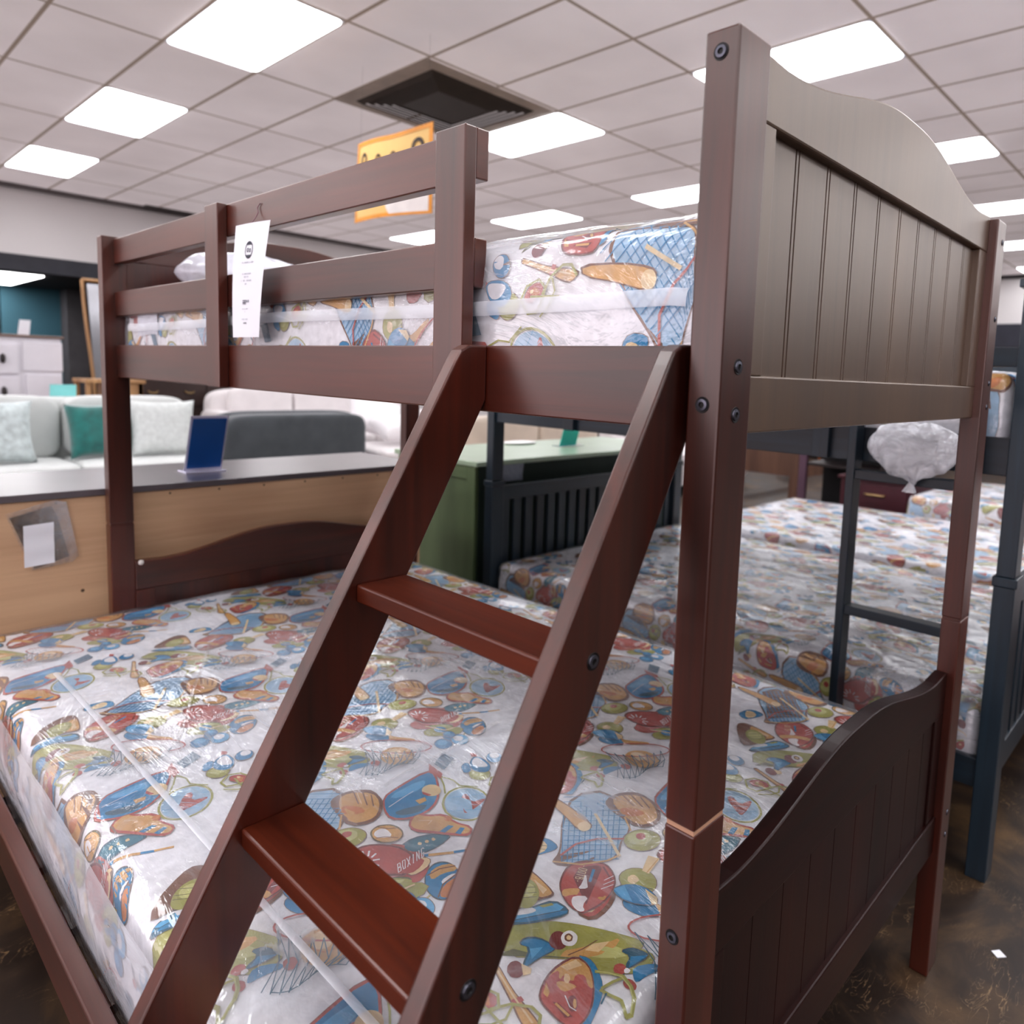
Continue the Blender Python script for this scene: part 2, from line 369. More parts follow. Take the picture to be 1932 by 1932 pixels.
 [8,2,9,-444,608,-426,572,-437,536],
 [8,2,9,-429,607,-426,572,-429,546],
 [8,2,9,-429,607,-426,572,-437,536],
 [8,2,9,-429,607,-414,575,-421,556],
 [8,2,9,-429,607,-414,575,-429,546],
 [8,2,9,-414,610,-414,575,-421,556],
 [8,2,9,-414,610,-414,575,-429,546],
 [8,2,9,-414,610,-403,579,-411,563],
 [8,2,9,-414,610,-403,579,-421,556],
 [8,2,9,-400,614,-403,579,-411,563],
 [8,2,9,-400,614,-403,579,-421,556],
 [8,2,9,-400,614,-392,584,-401,565],
 [8,2,9,-400,614,-392,584,-411,563],
 [8,2,9,-385,621,-392,584,-401,565],
 [8,2,9,-385,621,-392,584,-411,563],
 [8,2,9,-385,621,-382,590,-390,564],
 [8,2,9,-385,621,-382,590,-401,565],
 [8,2,9,-467,528,-456,527,-446,529,-437,536,-429,546,-421,556,-411,563,-401,565,-390,564]],
[1,
 [13,0,0,-504,466,-483,484,-462,488,-443,486,-419,455,-417,436,-417,418,-426,398,-458,388,-490,424,-506,448],
 [2,1,0,-496,463,-482,479,-443,480,-425,455,-421,421,-431,404,-457,395,-482,424],
 [14,1,0,-486,442,-458,442,-440,427,-459,418,-479,421],
 [13,2,14,-475,480,-459,448],
 [13,2,14,-460,480,-444,445],
 [13,2,14,-444,473,-433,442],
 [3,2,12,-468,476,-454,448]],
[1,
 [1,0,0,-423,467,-407,495,-363,551,-344,539,-331,494,-328,456,-341,425,-368,407,-398,406,-414,430],
 [5,1,0,-420,466,-405,490,-362,545,-346,535,-335,494,-332,457,-344,429,-370,411,-397,411,-412,433],
 [6,1,0,-415,467,-381,507,-358,521,-360,494,-395,464],
 [8,1,0,-394,430,-344,452,-349,431,-372,419,-392,419],
 [16,1,0,-352,570,-342,610,-318,591,-331,552],
 [1,1,0,-362,572,-332,539,-334,523,-358,548],
 [3,1,0,-328,488,-328,482,-330,477,-334,473,-339,471,-345,471,-351,473,-355,477,-359,481,-361,487,-361,493,-359,498,-355,502,-350,505,-344,505,-338,503,-333,499,-330,494],
 [1,1,0,-360,484,-342,475,-347,471,-357,476],
 [2,1,0,-367,458,-352,468,-348,458,-358,448],
 [4,2,9,-407,439,-390,464,-375,484]],
[0,
 [10,2,24,-241,453,-241,441,-244,430,-250,421,-257,414,-266,409,-276,408,-286,409,-296,413,-304,420,-312,430,-317,441,-320,452,-320,465,-318,476,-313,487,-305,495,-296,500,-286,502,-275,500,-264,495,-255,487,-248,477,-243,465,-241,453],
 [7,1,0,-244,453,-245,439,-250,426,-259,417,-270,412,-282,412,-295,417,-305,426,-313,438,-317,453,-317,467,-312,481,-303,491,-292,496,-278,497,-265,491,-254,481,-247,468],
 [1,1,0,-293,475,-281,482,-273,456,-253,469,-249,463,-275,427,-283,428],
 [7,2,6,-290,465,-255,463],
 [7,2,6,-289,453,-261,450],
 [7,2,6,-286,441,-269,439],
 [10,2,18,-320,481,-325,504,-335,532,-312,522,-298,505,-267,502],
 [6,2,6,-313,468,-254,482],
 [6,2,6,-308,431,-251,438]],
[1,
 [1,0,0,-368,396,-361,428,-342,419,-312,424,-294,402,-264,391,-265,366,-291,367,-323,372,-356,376],
 [2,1,0,-365,396,-359,422,-341,415,-314,419,-295,399,-266,387,-269,371,-297,374,-324,378,-355,382],
 [5,1,0,-315,377,-303,393,-294,391,-306,374],
 [5,1,0,-290,373,-283,388,-276,386,-281,370],
 [3,2,10,-352,404,-331,405,-335,396],
 [14,1,0,-299,411,-299,408,-300,406,-301,404,-303,403,-305,403,-308,404,-310,406,-311,408,-312,410,-312,413,-311,415,-309,417,-307,418,-305,418,-303,417,-301,415,-300,413]],
[0,
 [8,0,0,-370,342,-355,363,-323,374,-293,371,-310,342,-332,325,-353,324],
 [9,1,0,-366,342,-353,359,-322,370,-297,367,-312,344,-333,330,-353,329],
 [3,1,0,-338,348,-338,347,-338,346,-339,345,-340,345,-341,345,-342,345,-343,346,-344,347,-344,348,-344,350,-344,351,-343,352,-342,352,-341,352,-340,351,-339,351,-338,350],
 [3,1,0,-328,354,-328,352,-328,351,-329,350,-330,350,-331,350,-332,350,-333,351,-334,352,-334,354,-334,355,-334,356,-333,357,-332,357,-331,357,-330,357,-329,356,-328,355],
 [3,1,0,-318,359,-318,358,-319,357,-320,356,-320,355,-322,355,-323,356,-324,357,-324,358,-325,359,-325,360,-324,361,-324,362,-323,363,-322,363,-321,362,-320,361,-319,360]],
[1,
 [12,0,0,-371,371,-371,363,-374,356,-380,351,-387,349,-395,349,-404,351,-412,356,-417,363,-421,370,-421,378,-418,385,-413,391,-405,393,-396,394,-387,391,-380,386,-374,379],
 [2,1,0,-372,371,-372,364,-375,357,-380,353,-388,351,-396,350,-404,353,-411,357,-416,363,-419,371,-420,378,-417,384,-412,389,-404,391,-396,392,-388,389,-381,384,-375,378],
 [4,1,0,-417,373,-409,384,-398,382,-385,365,-400,360,-412,362],
 [13,2,10,-413,387,-397,383,-380,386],
 [13,2,10,-410,359,-398,363,-377,361]],
[1,
 [0,0,0,-440,319,-432,338,-411,346,-377,343,-350,327,-345,309,-347,274,-366,275,-394,272,-420,290],
 [1,1,0,-437,319,-429,335,-410,343,-377,339,-352,324,-347,309,-351,277,-368,279,-395,276,-417,292],
 [3,0,0,-327,315,-317,308,-322,290,-338,274,-348,279,-345,312],
 [1,1,0,-360,281,-353,314,-327,312,-329,295,-342,277],
 [4,2,20,-421,311,-429,317],
 [4,2,20,-418,316,-423,327],
 [4,2,20,-412,317,-413,328],
 [4,2,20,-406,314,-402,322],
 [4,2,20,-402,307,-394,309],
 [4,2,20,-401,299,-392,295],
 [4,2,20,-403,293,-397,284],
 [4,2,1,-361,280,-354,276],
 [4,2,9,-360,280,-365,298,-362,301,-360,294,-362,289,-359,292,-357,284,-360,280],
 [4,2,9,-354,287,-352,289,-354,299,-356,308,-359,305,-357,295,-354,287],
 [4,2,9,-349,292,-350,315],
 [4,2,9,-354,311,-346,296],
 [4,2,9,-342,300,-346,320],
 [4,2,9,-338,305,-342,325,-335,309,-339,329],
 [4,2,9,-332,333,-334,335,-336,332,-334,322,-332,312,-330,315,-331,325,-332,323]],
[0,
 [8,0,0,-268,265,-268,251,-271,240,-277,231,-285,227,-294,227,-302,231,-310,240,-317,251,-320,265,-321,279,-318,291,-313,301,-305,306,-295,306,-286,301,-277,291,-271,279],
 [5,1,0,-270,265,-270,252,-273,241,-278,233,-285,229,-294,229,-302,233,-310,241,-315,252,-319,265,-320,278,-317,290,-312,299,-304,303,-295,303,-286,299,-278,290,-273,278],
 [2,1,0,-317,281,-305,298,-285,303,-275,288,-297,281,-310,265],
 [14,1,0,-295,234,-292,256,-277,274,-269,256,-277,234,-287,230],
 [4,1,0,-297,265,-285,279,-276,281,-287,265,-293,256],
 [13,2,14,-318,276,-303,290,-281,297],
 [13,2,14,-296,232,-293,258,-277,279]],
[0,
 [5,0,0,-328,645,-328,639,-330,633,-334,629,-340,626,-346,626,-352,628,-357,633,-360,638,-363,645,-362,651,-360,657,-356,661,-351,664,-345,664,-339,662,-333,658,-330,652],
 [6,1,0,-337,649,-338,646,-339,643,-341,640,-345,639,-348,639,-352,640,-355,642,-357,645,-359,649,-358,652,-357,656,-354,658,-351,659,-347,659,-344,658,-341,656,-338,653],
 [5,0,0,-320,677,-320,671,-322,665,-326,661,-330,659,-336,658,-341,661,-346,665,-349,670,-351,677,-351,683,-349,689,-345,694,-341,696,-335,696,-330,694,-325,690,-322,684],
 [4,1,0,-330,682,-330,678,-331,675,-333,673,-336,672,-338,672,-341,673,-344,675,-346,678,-347,681,-347,684,-346,687,-344,690,-341,691,-338,691,-335,690,-332,688,-330,685],
 [6,0,0,-298,663,-298,656,-301,650,-305,646,-310,643,-316,643,-322,645,-327,650,-331,655,-332,662,-332,669,-330,675,-326,679,-321,682,-315,682,-309,680,-304,675,-300,669],
 [4,1,0,-309,667,-310,663,-311,660,-313,657,-316,656,-319,656,-323,657,-326,660,-328,663,-329,666,-329,670,-327,673,-325,676,-322,677,-319,677,-315,676,-312,674,-310,670]],
[1,
 [10,0,0,-247,540,-247,534,-250,528,-255,524,-261,522,-268,522,-274,524,-280,528,-283,533,-285,540,-285,546,-282,552,-277,556,-271,559,-264,559,-258,556,-252,552,-248,547],
 [11,1,0,-257,544,-258,540,-260,537,-262,534,-266,533,-270,533,-274,534,-278,537,-280,540,-281,543,-281,547,-279,550,-276,553,-272,554,-268,554,-264,553,-261,551,-258,547],
 [5,0,0,-283,560,-283,554,-284,549,-286,546,-288,544,-291,543,-295,545,-297,549,-299,554,-301,559,-301,565,-300,570,-298,574,-295,576,-292,576,-289,574,-286,570,-284,565],
 [5,0,0,-288,573,-284,596,-274,600,-254,581,-247,562,-253,546,-272,547,-282,556],
 [4,1,0,-285,577,-281,594,-274,596,-257,577,-252,566,-263,562,-277,565],
 [1,1,0,-291,613,-278,608,-276,598,-286,598],
 [4,1,0,-284,621,-284,617,-284,614,-285,611,-287,610,-288,610,-290,611,-291,614,-293,617,-293,621,-293,625,-293,629,-292,632,-291,633,-289,633,-287,632,-286,629,-285,626],
 [5,0,0,-228,597,-228,591,-230,585,-234,582,-239,579,-244,579,-250,581,-254,585,-257,590,-258,596,-258,602,-256,608,-252,612,-247,614,-241,614,-236,612,-232,608,-229,603],
 [4,1,0,-234,604,-234,601,-236,598,-238,596,-241,594,-244,594,-248,595,-250,598,-252,601,-253,604,-253,608,-251,611,-249,613,-246,614,-243,614,-239,613,-237,611,-235,608]],
[2,
 [5,0,0,-346,245,-346,241,-348,238,-350,235,-354,234,-359,234,-363,235,-367,238,-369,241,-371,245,-371,249,-370,253,-367,256,-363,257,-359,257,-354,256,-351,253,-348,249],
 [6,1,0,-356,250,-357,248,-357,246,-359,245,-360,244,-363,244,-365,245,-367,246,-368,248,-369,250,-369,251,-368,253,-367,254,-365,255,-363,255,-360,254,-359,253,-357,251],
 [5,0,0,-326,226,-326,222,-328,218,-331,215,-334,214,-338,214,-342,216,-346,218,-349,222,-350,226,-351,230,-349,234,-346,237,-343,239,-339,239,-334,237,-331,234,-328,230],
 [6,1,0,-336,230,-336,228,-337,227,-338,225,-340,225,-342,225,-344,225,-346,227,-347,228,-348,230,-348,232,-348,234,-346,235,-344,236,-342,236,-340,235,-338,234,-337,232],
 [3,2,22,-391,258,-348,243,-333,254]],
[0,
 [12,0,0,-386,266,-363,274,-338,272,-333,260,-339,248,-348,247,-378,258],
 [10,1,0,-383,266,-362,271,-339,268,-337,260,-343,253,-351,252,-377,260],
 [11,1,0,-367,265,-349,268,-351,258,-366,259]],
[0,
 [10,2,20,-307,237,-319,218,-323,204],
 [10,2,20,-329,214,-315,209],
 [3,2,8,-308,236,-318,220]],
[0,
 [5,2,40,-342,317,-323,322],
 [2,2,38,-322,322,-286,328],
 [5,2,36,-285,329,-269,333],
 [2,2,30,-268,334,-246,342]],
[0,
 [5,0,0,-503,674,-498,689,-477,694,-459,683,-451,653,-472,651,-493,661],
 [2,1,0,-459,683,-447,670,-402,663,-403,654,-451,653]],
[0,
 [10,0,0,-581,622,-534,617,-489,600,-469,585,-481,566,-498,555,-570,568,-598,598],
 [11,1,0,-583,610,-532,607,-494,588,-528,580,-574,587],
 [5,1,0,-503,551,-501,568,-475,574,-462,568,-486,555,-499,544],
 [1,1,0,-449,572,-448,569,-450,566,-452,564,-455,563,-458,562,-462,563,-465,566,-467,569,-468,572,-469,575,-467,578,-465,580,-462,581,-459,582,-455,580,-452,578,-450,575],
 [1,1,0,-500,542,-500,539,-501,537,-502,535,-505,534,-507,534,-510,535,-513,536,-515,539,-516,542,-516,545,-515,547,-514,549,-512,550,-509,550,-506,549,-504,548,-502,545]],
[0,
 [13,0,0,-569,659,-568,707,-549,736,-516,727,-508,695,-522,665,-546,643],
 [1,1,0,-565,659,-564,701,-547,729,-519,722,-513,697,-526,671,-547,649],
 [3,1,0,-559,660,-553,686,-533,708,-522,700,-542,660]],
[0,
 [1,0,0,-426,720,-415,739,-405,783,-375,804,-329,775,-316,741,-331,708,-392,702,-409,702],
 [15,1,0,-410,734,-398,773,-373,791,-342,765,-347,731,-385,716],
 [10,0,0,-393,698,-362,712,-311,713,-319,682,-357,674,-385,674],
 [4,1,0,-364,754,-364,749,-365,745,-367,742,-371,740,-375,740,-379,742,-382,745,-385,749,-386,754,-386,759,-385,763,-382,767,-379,768,-375,768,-371,767,-367,764,-365,759]],
]
# ------------------------------------------------------------------ the sports print
PAL={'dr':(132,48,40),'re':(192,84,70),'ye':(222,172,98),'cr':(244,216,166),'wh':(250,248,250),'bl':(20,138,190),'lb':(92,180,226),'pb':(170,206,232),
 'dt':(34,98,122),'tl':(30,124,146),'ol':(174,172,86),'yg':(206,206,132),'do':(112,112,66),'br':(130,84,54),'or':(212,134,66),'pk':(232,158,152),'sb':(88,124,148)}
PALL={k:lin(v) for k,v in PAL.items()}
INK=lin((140,114,98)); GROUND=lin((248,248,252))
def chaikin(p):
    out=[]
    for i in range(len(p)):
        a=p[i]; b=p[(i+1)%len(p)]
        out+=[(a[0]*.75+b[0]*.25,a[1]*.75+b[1]*.25),(a[0]*.25+b[0]*.75,a[1]*.25+b[1]*.75)]
    return out
def stroke(p,w):
    """polyline -> quads in mm"""
    out=[]; h=w*.5
    for a,b in zip(p[:-1],p[1:]):
        d=Vector((b[0]-a[0],b[1]-a[1]))
        if d.length<1e-3: continue
        d.normalize(); n=Vector((-d[1],d[0]))*h; e=d*h*.6
        out.append([(a[0]-e[0]+n[0],a[1]-e[1]+n[1]),(a[0]-e[0]-n[0],a[1]-e[1]-n[1]),(b[0]+e[0]-n[0],b[1]+e[1]-n[1]),(b[0]+e[0]+n[0],b[1]+e[1]+n[1])])
    return out
COLOUR_ORDER=['dr','re','ye','cr','wh','bl','lb','pb','dt','tl','ol','yg','do','br','or','pk','sb']
MOTIFS=[]
for mi,entry in enumerate(MOTIF_TABLE):
    lv=entry[0]; polys=[]; li=0
    for row in entry[1:]:
        c=COLOUR_ORDER[row[0]]; k=row[1]; w=row[2]
        P=[(float(row[q]),float(row[q+1])) for q in range(3,len(row)-1,2)]
        if k==2:
            for q in stroke(P,w*.15): polys.append((PALL[c],q,li,True))
        else:
            P=chaikin(P) if len(P)>4 else P
            if k==0:
                cx=sum(p[0] for p in P)/len(P); cy=sum(p[1] for p in P)/len(P)
                R=max(math.hypot(p[0]-cx,p[1]-cy) for p in P); sc=1+1.3/R
                polys.append((INK,[(cx+(p[0]-cx)*sc,cy+(p[1]-cy)*sc) for p in P],li,False)); li+=1
            polys.append((PALL[c],P,li,False))
        li+=1
    MOTIFS.append((lv,mi,polys))
TS,TT=.462,.452

def clip(poly,ax,val,keep_less):
    out=[]
    for i in range(len(poly)):
        a=poly[i]; b=poly[(i+1)%len(poly)]
        ia=(a[ax]<=val)==keep_less; ib=(b[ax]<=val)==keep_less
        if ia: out.append(a)
        if ia!=ib:
            t=(val-a[ax])/(b[ax]-a[ax]); out.append((a[0]+(b[0]-a[0])*t,a[1]+(b[1]-a[1])*t))
    return out
def slabs(poly,ax,cuts):
    lo=min(p[ax] for p in poly); hi=max(p[ax] for p in poly)
    res=[]; cur=poly
    for c in cuts:
        if c<=lo or c>=hi: continue
        a=clip(cur,ax,c,True); cur=clip(cur,ax,c,False)
        if len(a)>2: res.append(a)
        if len(cur)<3: return res
    res.append(cur); return res

class Matt:
    """unfolded rectangle wrapped round a box: top face, rounded edge, sides"""
    def __init__(s,x0,x1,y0,y1,z0,z1,r=.03,crown=.006,lump=.004,seed=0):
        s.b=(x0,x1,y0,y1,z0,z1); s.r=r; s.crown=crown; s.lump=lump; s.seed=seed
        s.side=(z1-z0-r); s.arc=r*pi/2
    def mp(s,X,Y,off=0):
        x0,x1,y0,y1,z0,z1=s.b; r=s.r
        ax0,ax1,ay0,ay1=x0+r,x1-r,y0+r,y1-r
        def fold(t,a0,a1):
            if t<a0: d=a0-t; sg=-1; e=a0
            elif t>a1: d=t-a1; sg=1; e=a1
            else: return t,0,0,0
            return e,d,sg,1
        ex,dx,sx,_=fold(X,ax0,ax1); ey,dy,sy,_=fold(Y,ay0,ay1)
        d=math.hypot(dx,dy) if (dx and dy) else max(dx,dy)
        if d==0:
            u=(X-x0)/(x1-x0); v=(Y-y0)/(y1-y0)
            h=s.crown*(1-(2*u-1)**4)*(1-(2*v-1)**4)
            h+=s.lump*noise.noise(Vector((X*3+s.seed,Y*3,0)))*min(1,(1-abs(2*u-1))*6)*min(1,(1-abs(2*v-1))*6)
            return Vector((X,Y,z1+h+off))
        nx,ny=dx*sx/d,dy*sy/d
        if d<s.arc:
            a=d/r; ro=r+off
            return Vector((ex+nx*sin(a)*ro,ey+ny*sin(a)*ro,z1-r+cos(a)*ro))
        dz=min(d-s.arc,s.side)
        bul=.008*sin(pi*dz/s.side)
        return Vector((ex+nx*(r+off+bul),ey+ny*(r+off+bul),z1-r-dz))
    def ranges(s):
        x0,x1,y0,y1,z0,z1=s.b; r=s.r; h=s.side+s.arc
        return x0+r-h,x1-r+h,y0+r-h,y1-r+h
    def samples(s,ax,n):
        x0,x1,y0,y1,z0,z1=s.b; a0,a1=((x0,x1),(y0,y1))[ax]; r=s.r
        a0+=r; a1-=r; out=[a0-s.arc-s.side*k/5 for k in range(5,0,-1)]+[a0-s.arc*k/5 for k in range(5,0,-1)]
        out+=[a0+(a1-a0)*k/n for k in range(n+1)]
        out+=[a1+s.arc*k/5 for k in range(1,6)]+[a1+s.arc+s.side*k/5 for k in range(1,6)]
        return out
    def surf(s,g,n,off=0,fn=None,mi=0):
        X=s.samples(0,n); Y=s.samples(1,int(n*1.4)); x0,x1,y0,y1,z0,z1=s.b
        # corner patches fold radially, so keep them inside the quarter circle
        R=s.arc+s.side; ax0,ax1,ay0,ay1=x0+s.r,x1-s.r,y0+s.r,y1-s.r
        vs=[]
        for yy in Y:
            for xx in X:
                dx=max(ax0-xx,xx-ax1,0); dy=max(ay0-yy,yy-ay1,0); px,py=xx,yy
                if dx>0 and dy>0:
                    m=max(dx,dy); L=math.hypot(dx,dy); k=m/L
                    px=(ax0-dx*k) if xx<ax0 else (ax1+dx*k); py=(ay0-dy*k) if yy<ay0 else (ay1+dy*k)
                p=s.mp(px,py,off)
                if fn: p=fn(p,px,py)
                vs.append(p)
        nx=len(X); fs=[(j*nx+i,j*nx+i+1,(j+1)*nx+i+1,(j+1)*nx+i) for j in range(len(Y)-1) for i in range(nx-1)]
        g.add(vs,fs,mi); return g

def print_mesh(mt, ds=0, dt=0, detail=2, name='mattress', sides=True, label=None, parent=None):
    """mattress ticking with every printed motif laid onto it, colours in an attribute"""
    g=G(); mt.surf(g,26 if detail>1 else 14); nb=len(g.v)
    x0,x1,y0,y1,z0,z1=mt.b
    g.add([(x0+.01,y0+.01,z0+.001),(x1-.01,y0+.01,z0+.001),(x1-.01,y1-.01,z0+.001),(x0+.01,y1-.01,z0+.001)],[(0,1,2,3)])
    cols=[GROUND]*len(g.v)
    X0,X1,Y0,Y1=mt.ranges(); r=mt.r; ax0,ax1,ay0,ay1=x0+r,x1-r,y0+r,y1-r
    cx=sorted([ax0-mt.arc*k/5 for k in range(0,6)]+[ax1+mt.arc*k/5 for k in range(0,6)]+[ax0-mt.arc-mt.side*k/3 for k in (1,2)]+[ax1+mt.arc+mt.side*k/3 for k in (1,2)])
    cy=sorted([ay0-mt.arc*k/5 for k in range(0,6)]+[ay1+mt.arc*k/5 for k in range(0,6)]+[ay0-mt.arc-mt.side*k/3 for k in (1,2)]+[ay1+mt.arc+mt.side*k/3 for k in (1,2)])
    q=.70711
    corners=[((X-Y)*q-ds,(X+Y)*q-dt) for X in (X0,X1) for Y in (Y0,Y1)]
    i0=math.floor(min(c[0] for c in corners)/TS)-2; i1=math.ceil(max(c[0] for c in corners)/TS)+4
    j0=math.floor(min(c[1] for c in corners)/TT)-4; j1=math.ceil(max(c[1] for c in corners)/TT)+2
    for i in range(i0,i1):
        for j in range(j0,j1):
            for lv,mi,polys in MOTIFS:
                s0=ds+i*TS; t0=dt+j*TT
                p0=polys[0][1][0]; s=s0+p0[0]/1000; t=t0+p0[1]/1000
                wx,wy=(s+t)*q,(t-s)*q
                if wx<X0-.32 or wx>X1+.32 or wy<Y0-.32 or wy>Y1+.32: continue
                for col,P,li,isl in polys:
                    if detail<2 and (isl or li>3): continue
                    Q=[((s0+a/1000+t0+b/1000)*q,(t0+b/1000-s0-a/1000)*q) for a,b in P]
                    lox=min(p[0] for p in Q);hix=max(p[0] for p in Q);loy=min(p[1] for p in Q);hiy=max(p[1] for p in Q)
                    if hix<X0 or lox>X1 or hiy<Y0 or loy>Y1: continue
                    # drop what would fall past the hem or fold round a corner
                    if lox<X0: Q=clip(Q,0,X0,False)
                    if Q and hix>X1: Q=clip(Q,0,X1,True)
                    if Q and loy<Y0: Q=clip(Q,1,Y0,False)
                    if Q and hiy>Y1: Q=clip(Q,1,Y1,True)
                    if len(Q)<3: continue
                    mxx=sum(p[0] for p in Q)/len(Q); mxy=sum(p[1] for p in Q)/len(Q)
                    if (mxx<ax0 or mxx>ax1) and (mxy<ay0 or mxy>ay1): continue
                    if not sides and (mxx<x0 or mxx>x1 or mxy<y0 or mxy>y1): continue
                    parts=[Q]
                    if lox<ax0 or hix>ax1: parts=[b for a in parts for b in slabs(a,0,cx)]
                    if loy<ay0 or hiy>ay1: parts=[b for a in parts for b in slabs(a,1,cy)]
                    off=.0007+lv*.0010+li*.00007+mi*.000004
                    for pt in parts:
                        if len(pt)<3: continue
                        vs=[mt.mp(a,b,off) for a,b in pt]
                        g.add(vs,[tuple(range(len(vs)))]); cols+= [col]*len(vs)
    me=bpy.data.meshes.new(name); me.from_pydata([tuple(v) for v in g.v],[],g.f); me.materials.append(M_FAB)
    at=me.color_attributes.new('Col','FLOAT_COLOR','POINT')
    flat=[c for col in cols for c in (col[0],col[1],col[2],1.0)]
    at.data.foreach_set('color',flat)
    for p in me.polygons: p.use_smooth = p.index < 1200 and len(p.vertices)==4
    o=bpy.data.objects.new(name,me); C.objects.link(o)
    if parent:
        o.parent=parent
        if parent.type=='EMPTY': o.matrix_parent_inverse=Matrix.Translation(-Vector(parent.location))
    return o

def mattress(label, group, b, ds=0, dt=0, detail=2, film=True, seed=0, r=.03, hazy_sides=True, name='mattress'):
    x0,x1,y0,y1,z0,z1=b
    mt=Matt(*b,r=r,seed=seed)
    t=thing(name,label,'mattress',((x0+x1)/2,(y0+y1)/2,z0),group)
    print_mesh(mt,ds,dt,detail,'printed_ticking',parent=t)
    if film:
        g=G()
        def wob(p,X,Y):
            n=noise.fractal(Vector((X*7+seed,Y*4,seed)),1.0,2.0,4)
            d=.0045+.006*abs(n)
            out=Vector((0,0,1)) if (x0+.04<X<x1-.04 and y0+.04<Y<y1-.04) else Vector(((p.x-(x0+x1)/2)*.4,(p.y-(y0+y1)/2)*.2,.15)).normalized()
            return p+out*d
        mt.surf(g,70 if detail>1 else 30,.0045,wob)
        g.m=[1 if (g.v[f[0]][2]<z1-r-.004) else 0 for f in g.f]
        build('plastic_wrap',g,[M_FILM,M_FILM_SIDE if hazy_sides else M_FILM],t,smooth=True)
    return t,mt

def seam(parent,mt,a,b,w,off=.013,mat=None,n=24,name='plastic_seam'):
    g=G(); a=Vector(a); b=Vector(b); d=(b-a).normalized(); nn=Vector((-d[1],d[0]))*w/2
    g.grid(n,2,lambda u,v: mt.mp(*(a+(b-a)*u+nn*(2*v-1)+nn*.25*sin(u*9)),off=off+.002*sin(u*14)+.002*(1-abs(2*v-1))))
    return build(name,g,mat or M_SEAM,parent,smooth=True)

# ------------------------------------------------------------------ bolts
def bolt(parent,p,axis,r=.0062,out=-1,name='bolt'):
    """hex socket bolt in a countersunk hole; axis 'x' or 'y', facing the negative side"""
    g=G(); px,py,pz=p
    def ring(r0,r1,d0,d1,mi,n=20):
        vs=[]
        for rr,dd in ((r0,d0),(r1,d1)):
            for k in range(n):
                a=2*pi*k/n; u,v=rr*cos(a),rr*sin(a)
                vs.append((px+dd*out,py+u,pz+v) if axis=='x' else (px+u,py+dd*out,pz+v))
        g.add(vs,[(k,(k+1)%n,n+(k+1)%n,n+k) for k in range(n)],mi)
    ring(r*1.38,r*1.30,-.0005,.0007,1); ring(r*1.30,r*1.0,.0007,.0004,1)
    ring(r*1.0,r*.94,.0004,.0016,0); ring(r*.94,r*.50,.0016,.0019,0); ring(r*.50,r*.42,.0019,.0006,1); ring(r*.42,0.00001,.0006,.0006,1,6)
    return build(name,g,[M_BOLT,M_BLK],parent,smooth=False)

# ------------------------------------------------------------------ bunk bed
L=2.02; Wd=1.06; PA=.038; PB=.062
def arch(x0,x1,base,ends,peak,n=40):
    """camel-back outline, low shoulders at the posts and a hump in the middle"""
    out=[]
    for i in range(n+1):
        u=i/n; c=abs(2*u-1)
        h=.5+.5*cos(pi*min(1,max(0,(c-.06)/.80)))
        out.append((x0+(x1-x0)*u, ends+(peak-ends)*h+ (.004*max(0,(c-.86)/.14))))
    return [(x0,base)]+out+[(x1,base)]

def end_panel(bed,yf,d,top_ends,top_peak,zb0,zb1,ztr,which,beads=True):
    """arched board-and-frame panel; yf outer face, d=+1 when the panel body lies towards +y"""
    x0,x1=PB-.001,Wd-PB+.001; T=.022*d
    pre=which
    rail=arch(x0,x1,ztr,top_ends,top_peak)
    build('arched_top_rail',G().prism(rail,'y',yf,yf+T),W['x'] if which!='upper' else WP_SHEEN,bed,bevel=.003)
    build('bottom_rail',B(x0,x1,*sorted((yf,yf+T)),zb0,zb1),W['x'] if which!='upper' else WP_SHEEN,bed,bevel=.002)
    for a,b in ((x0,x0+.052),(x1-.052,x1)):
        build('panel_stile',B(a,b,*sorted((yf+.0004*d,yf+T)),zb1,ztr),W['z'] if which!='upper' else WP_SHEEN,bed,bevel=.0012)
    # tongue and groove board with paired beads
    yb=yf+.0125*d; yk=yf+.021*d; xs=[x0+.05]; prof=[]
    gx=[.190+.0868*k for k in range(9)]
    pts=[(x0+.05,yb)]
    for c in gx:
        for e in (-.0042,.0042):
            pts+=[(c+e-.0016,yb),(c+e-.0008,yb+.0035*d),(c+e+.0008,yb+.0035*d),(c+e+.0016,yb)]
    pts+=[(x1-.05,yb),(x1-.05,yk),(x0+.05,yk)]
    build('beadboard_panel',G().prism(pts,'z',zb1-.004,ztr+.004),WP_SHEEN if which=='upper' else W['z'],bed)

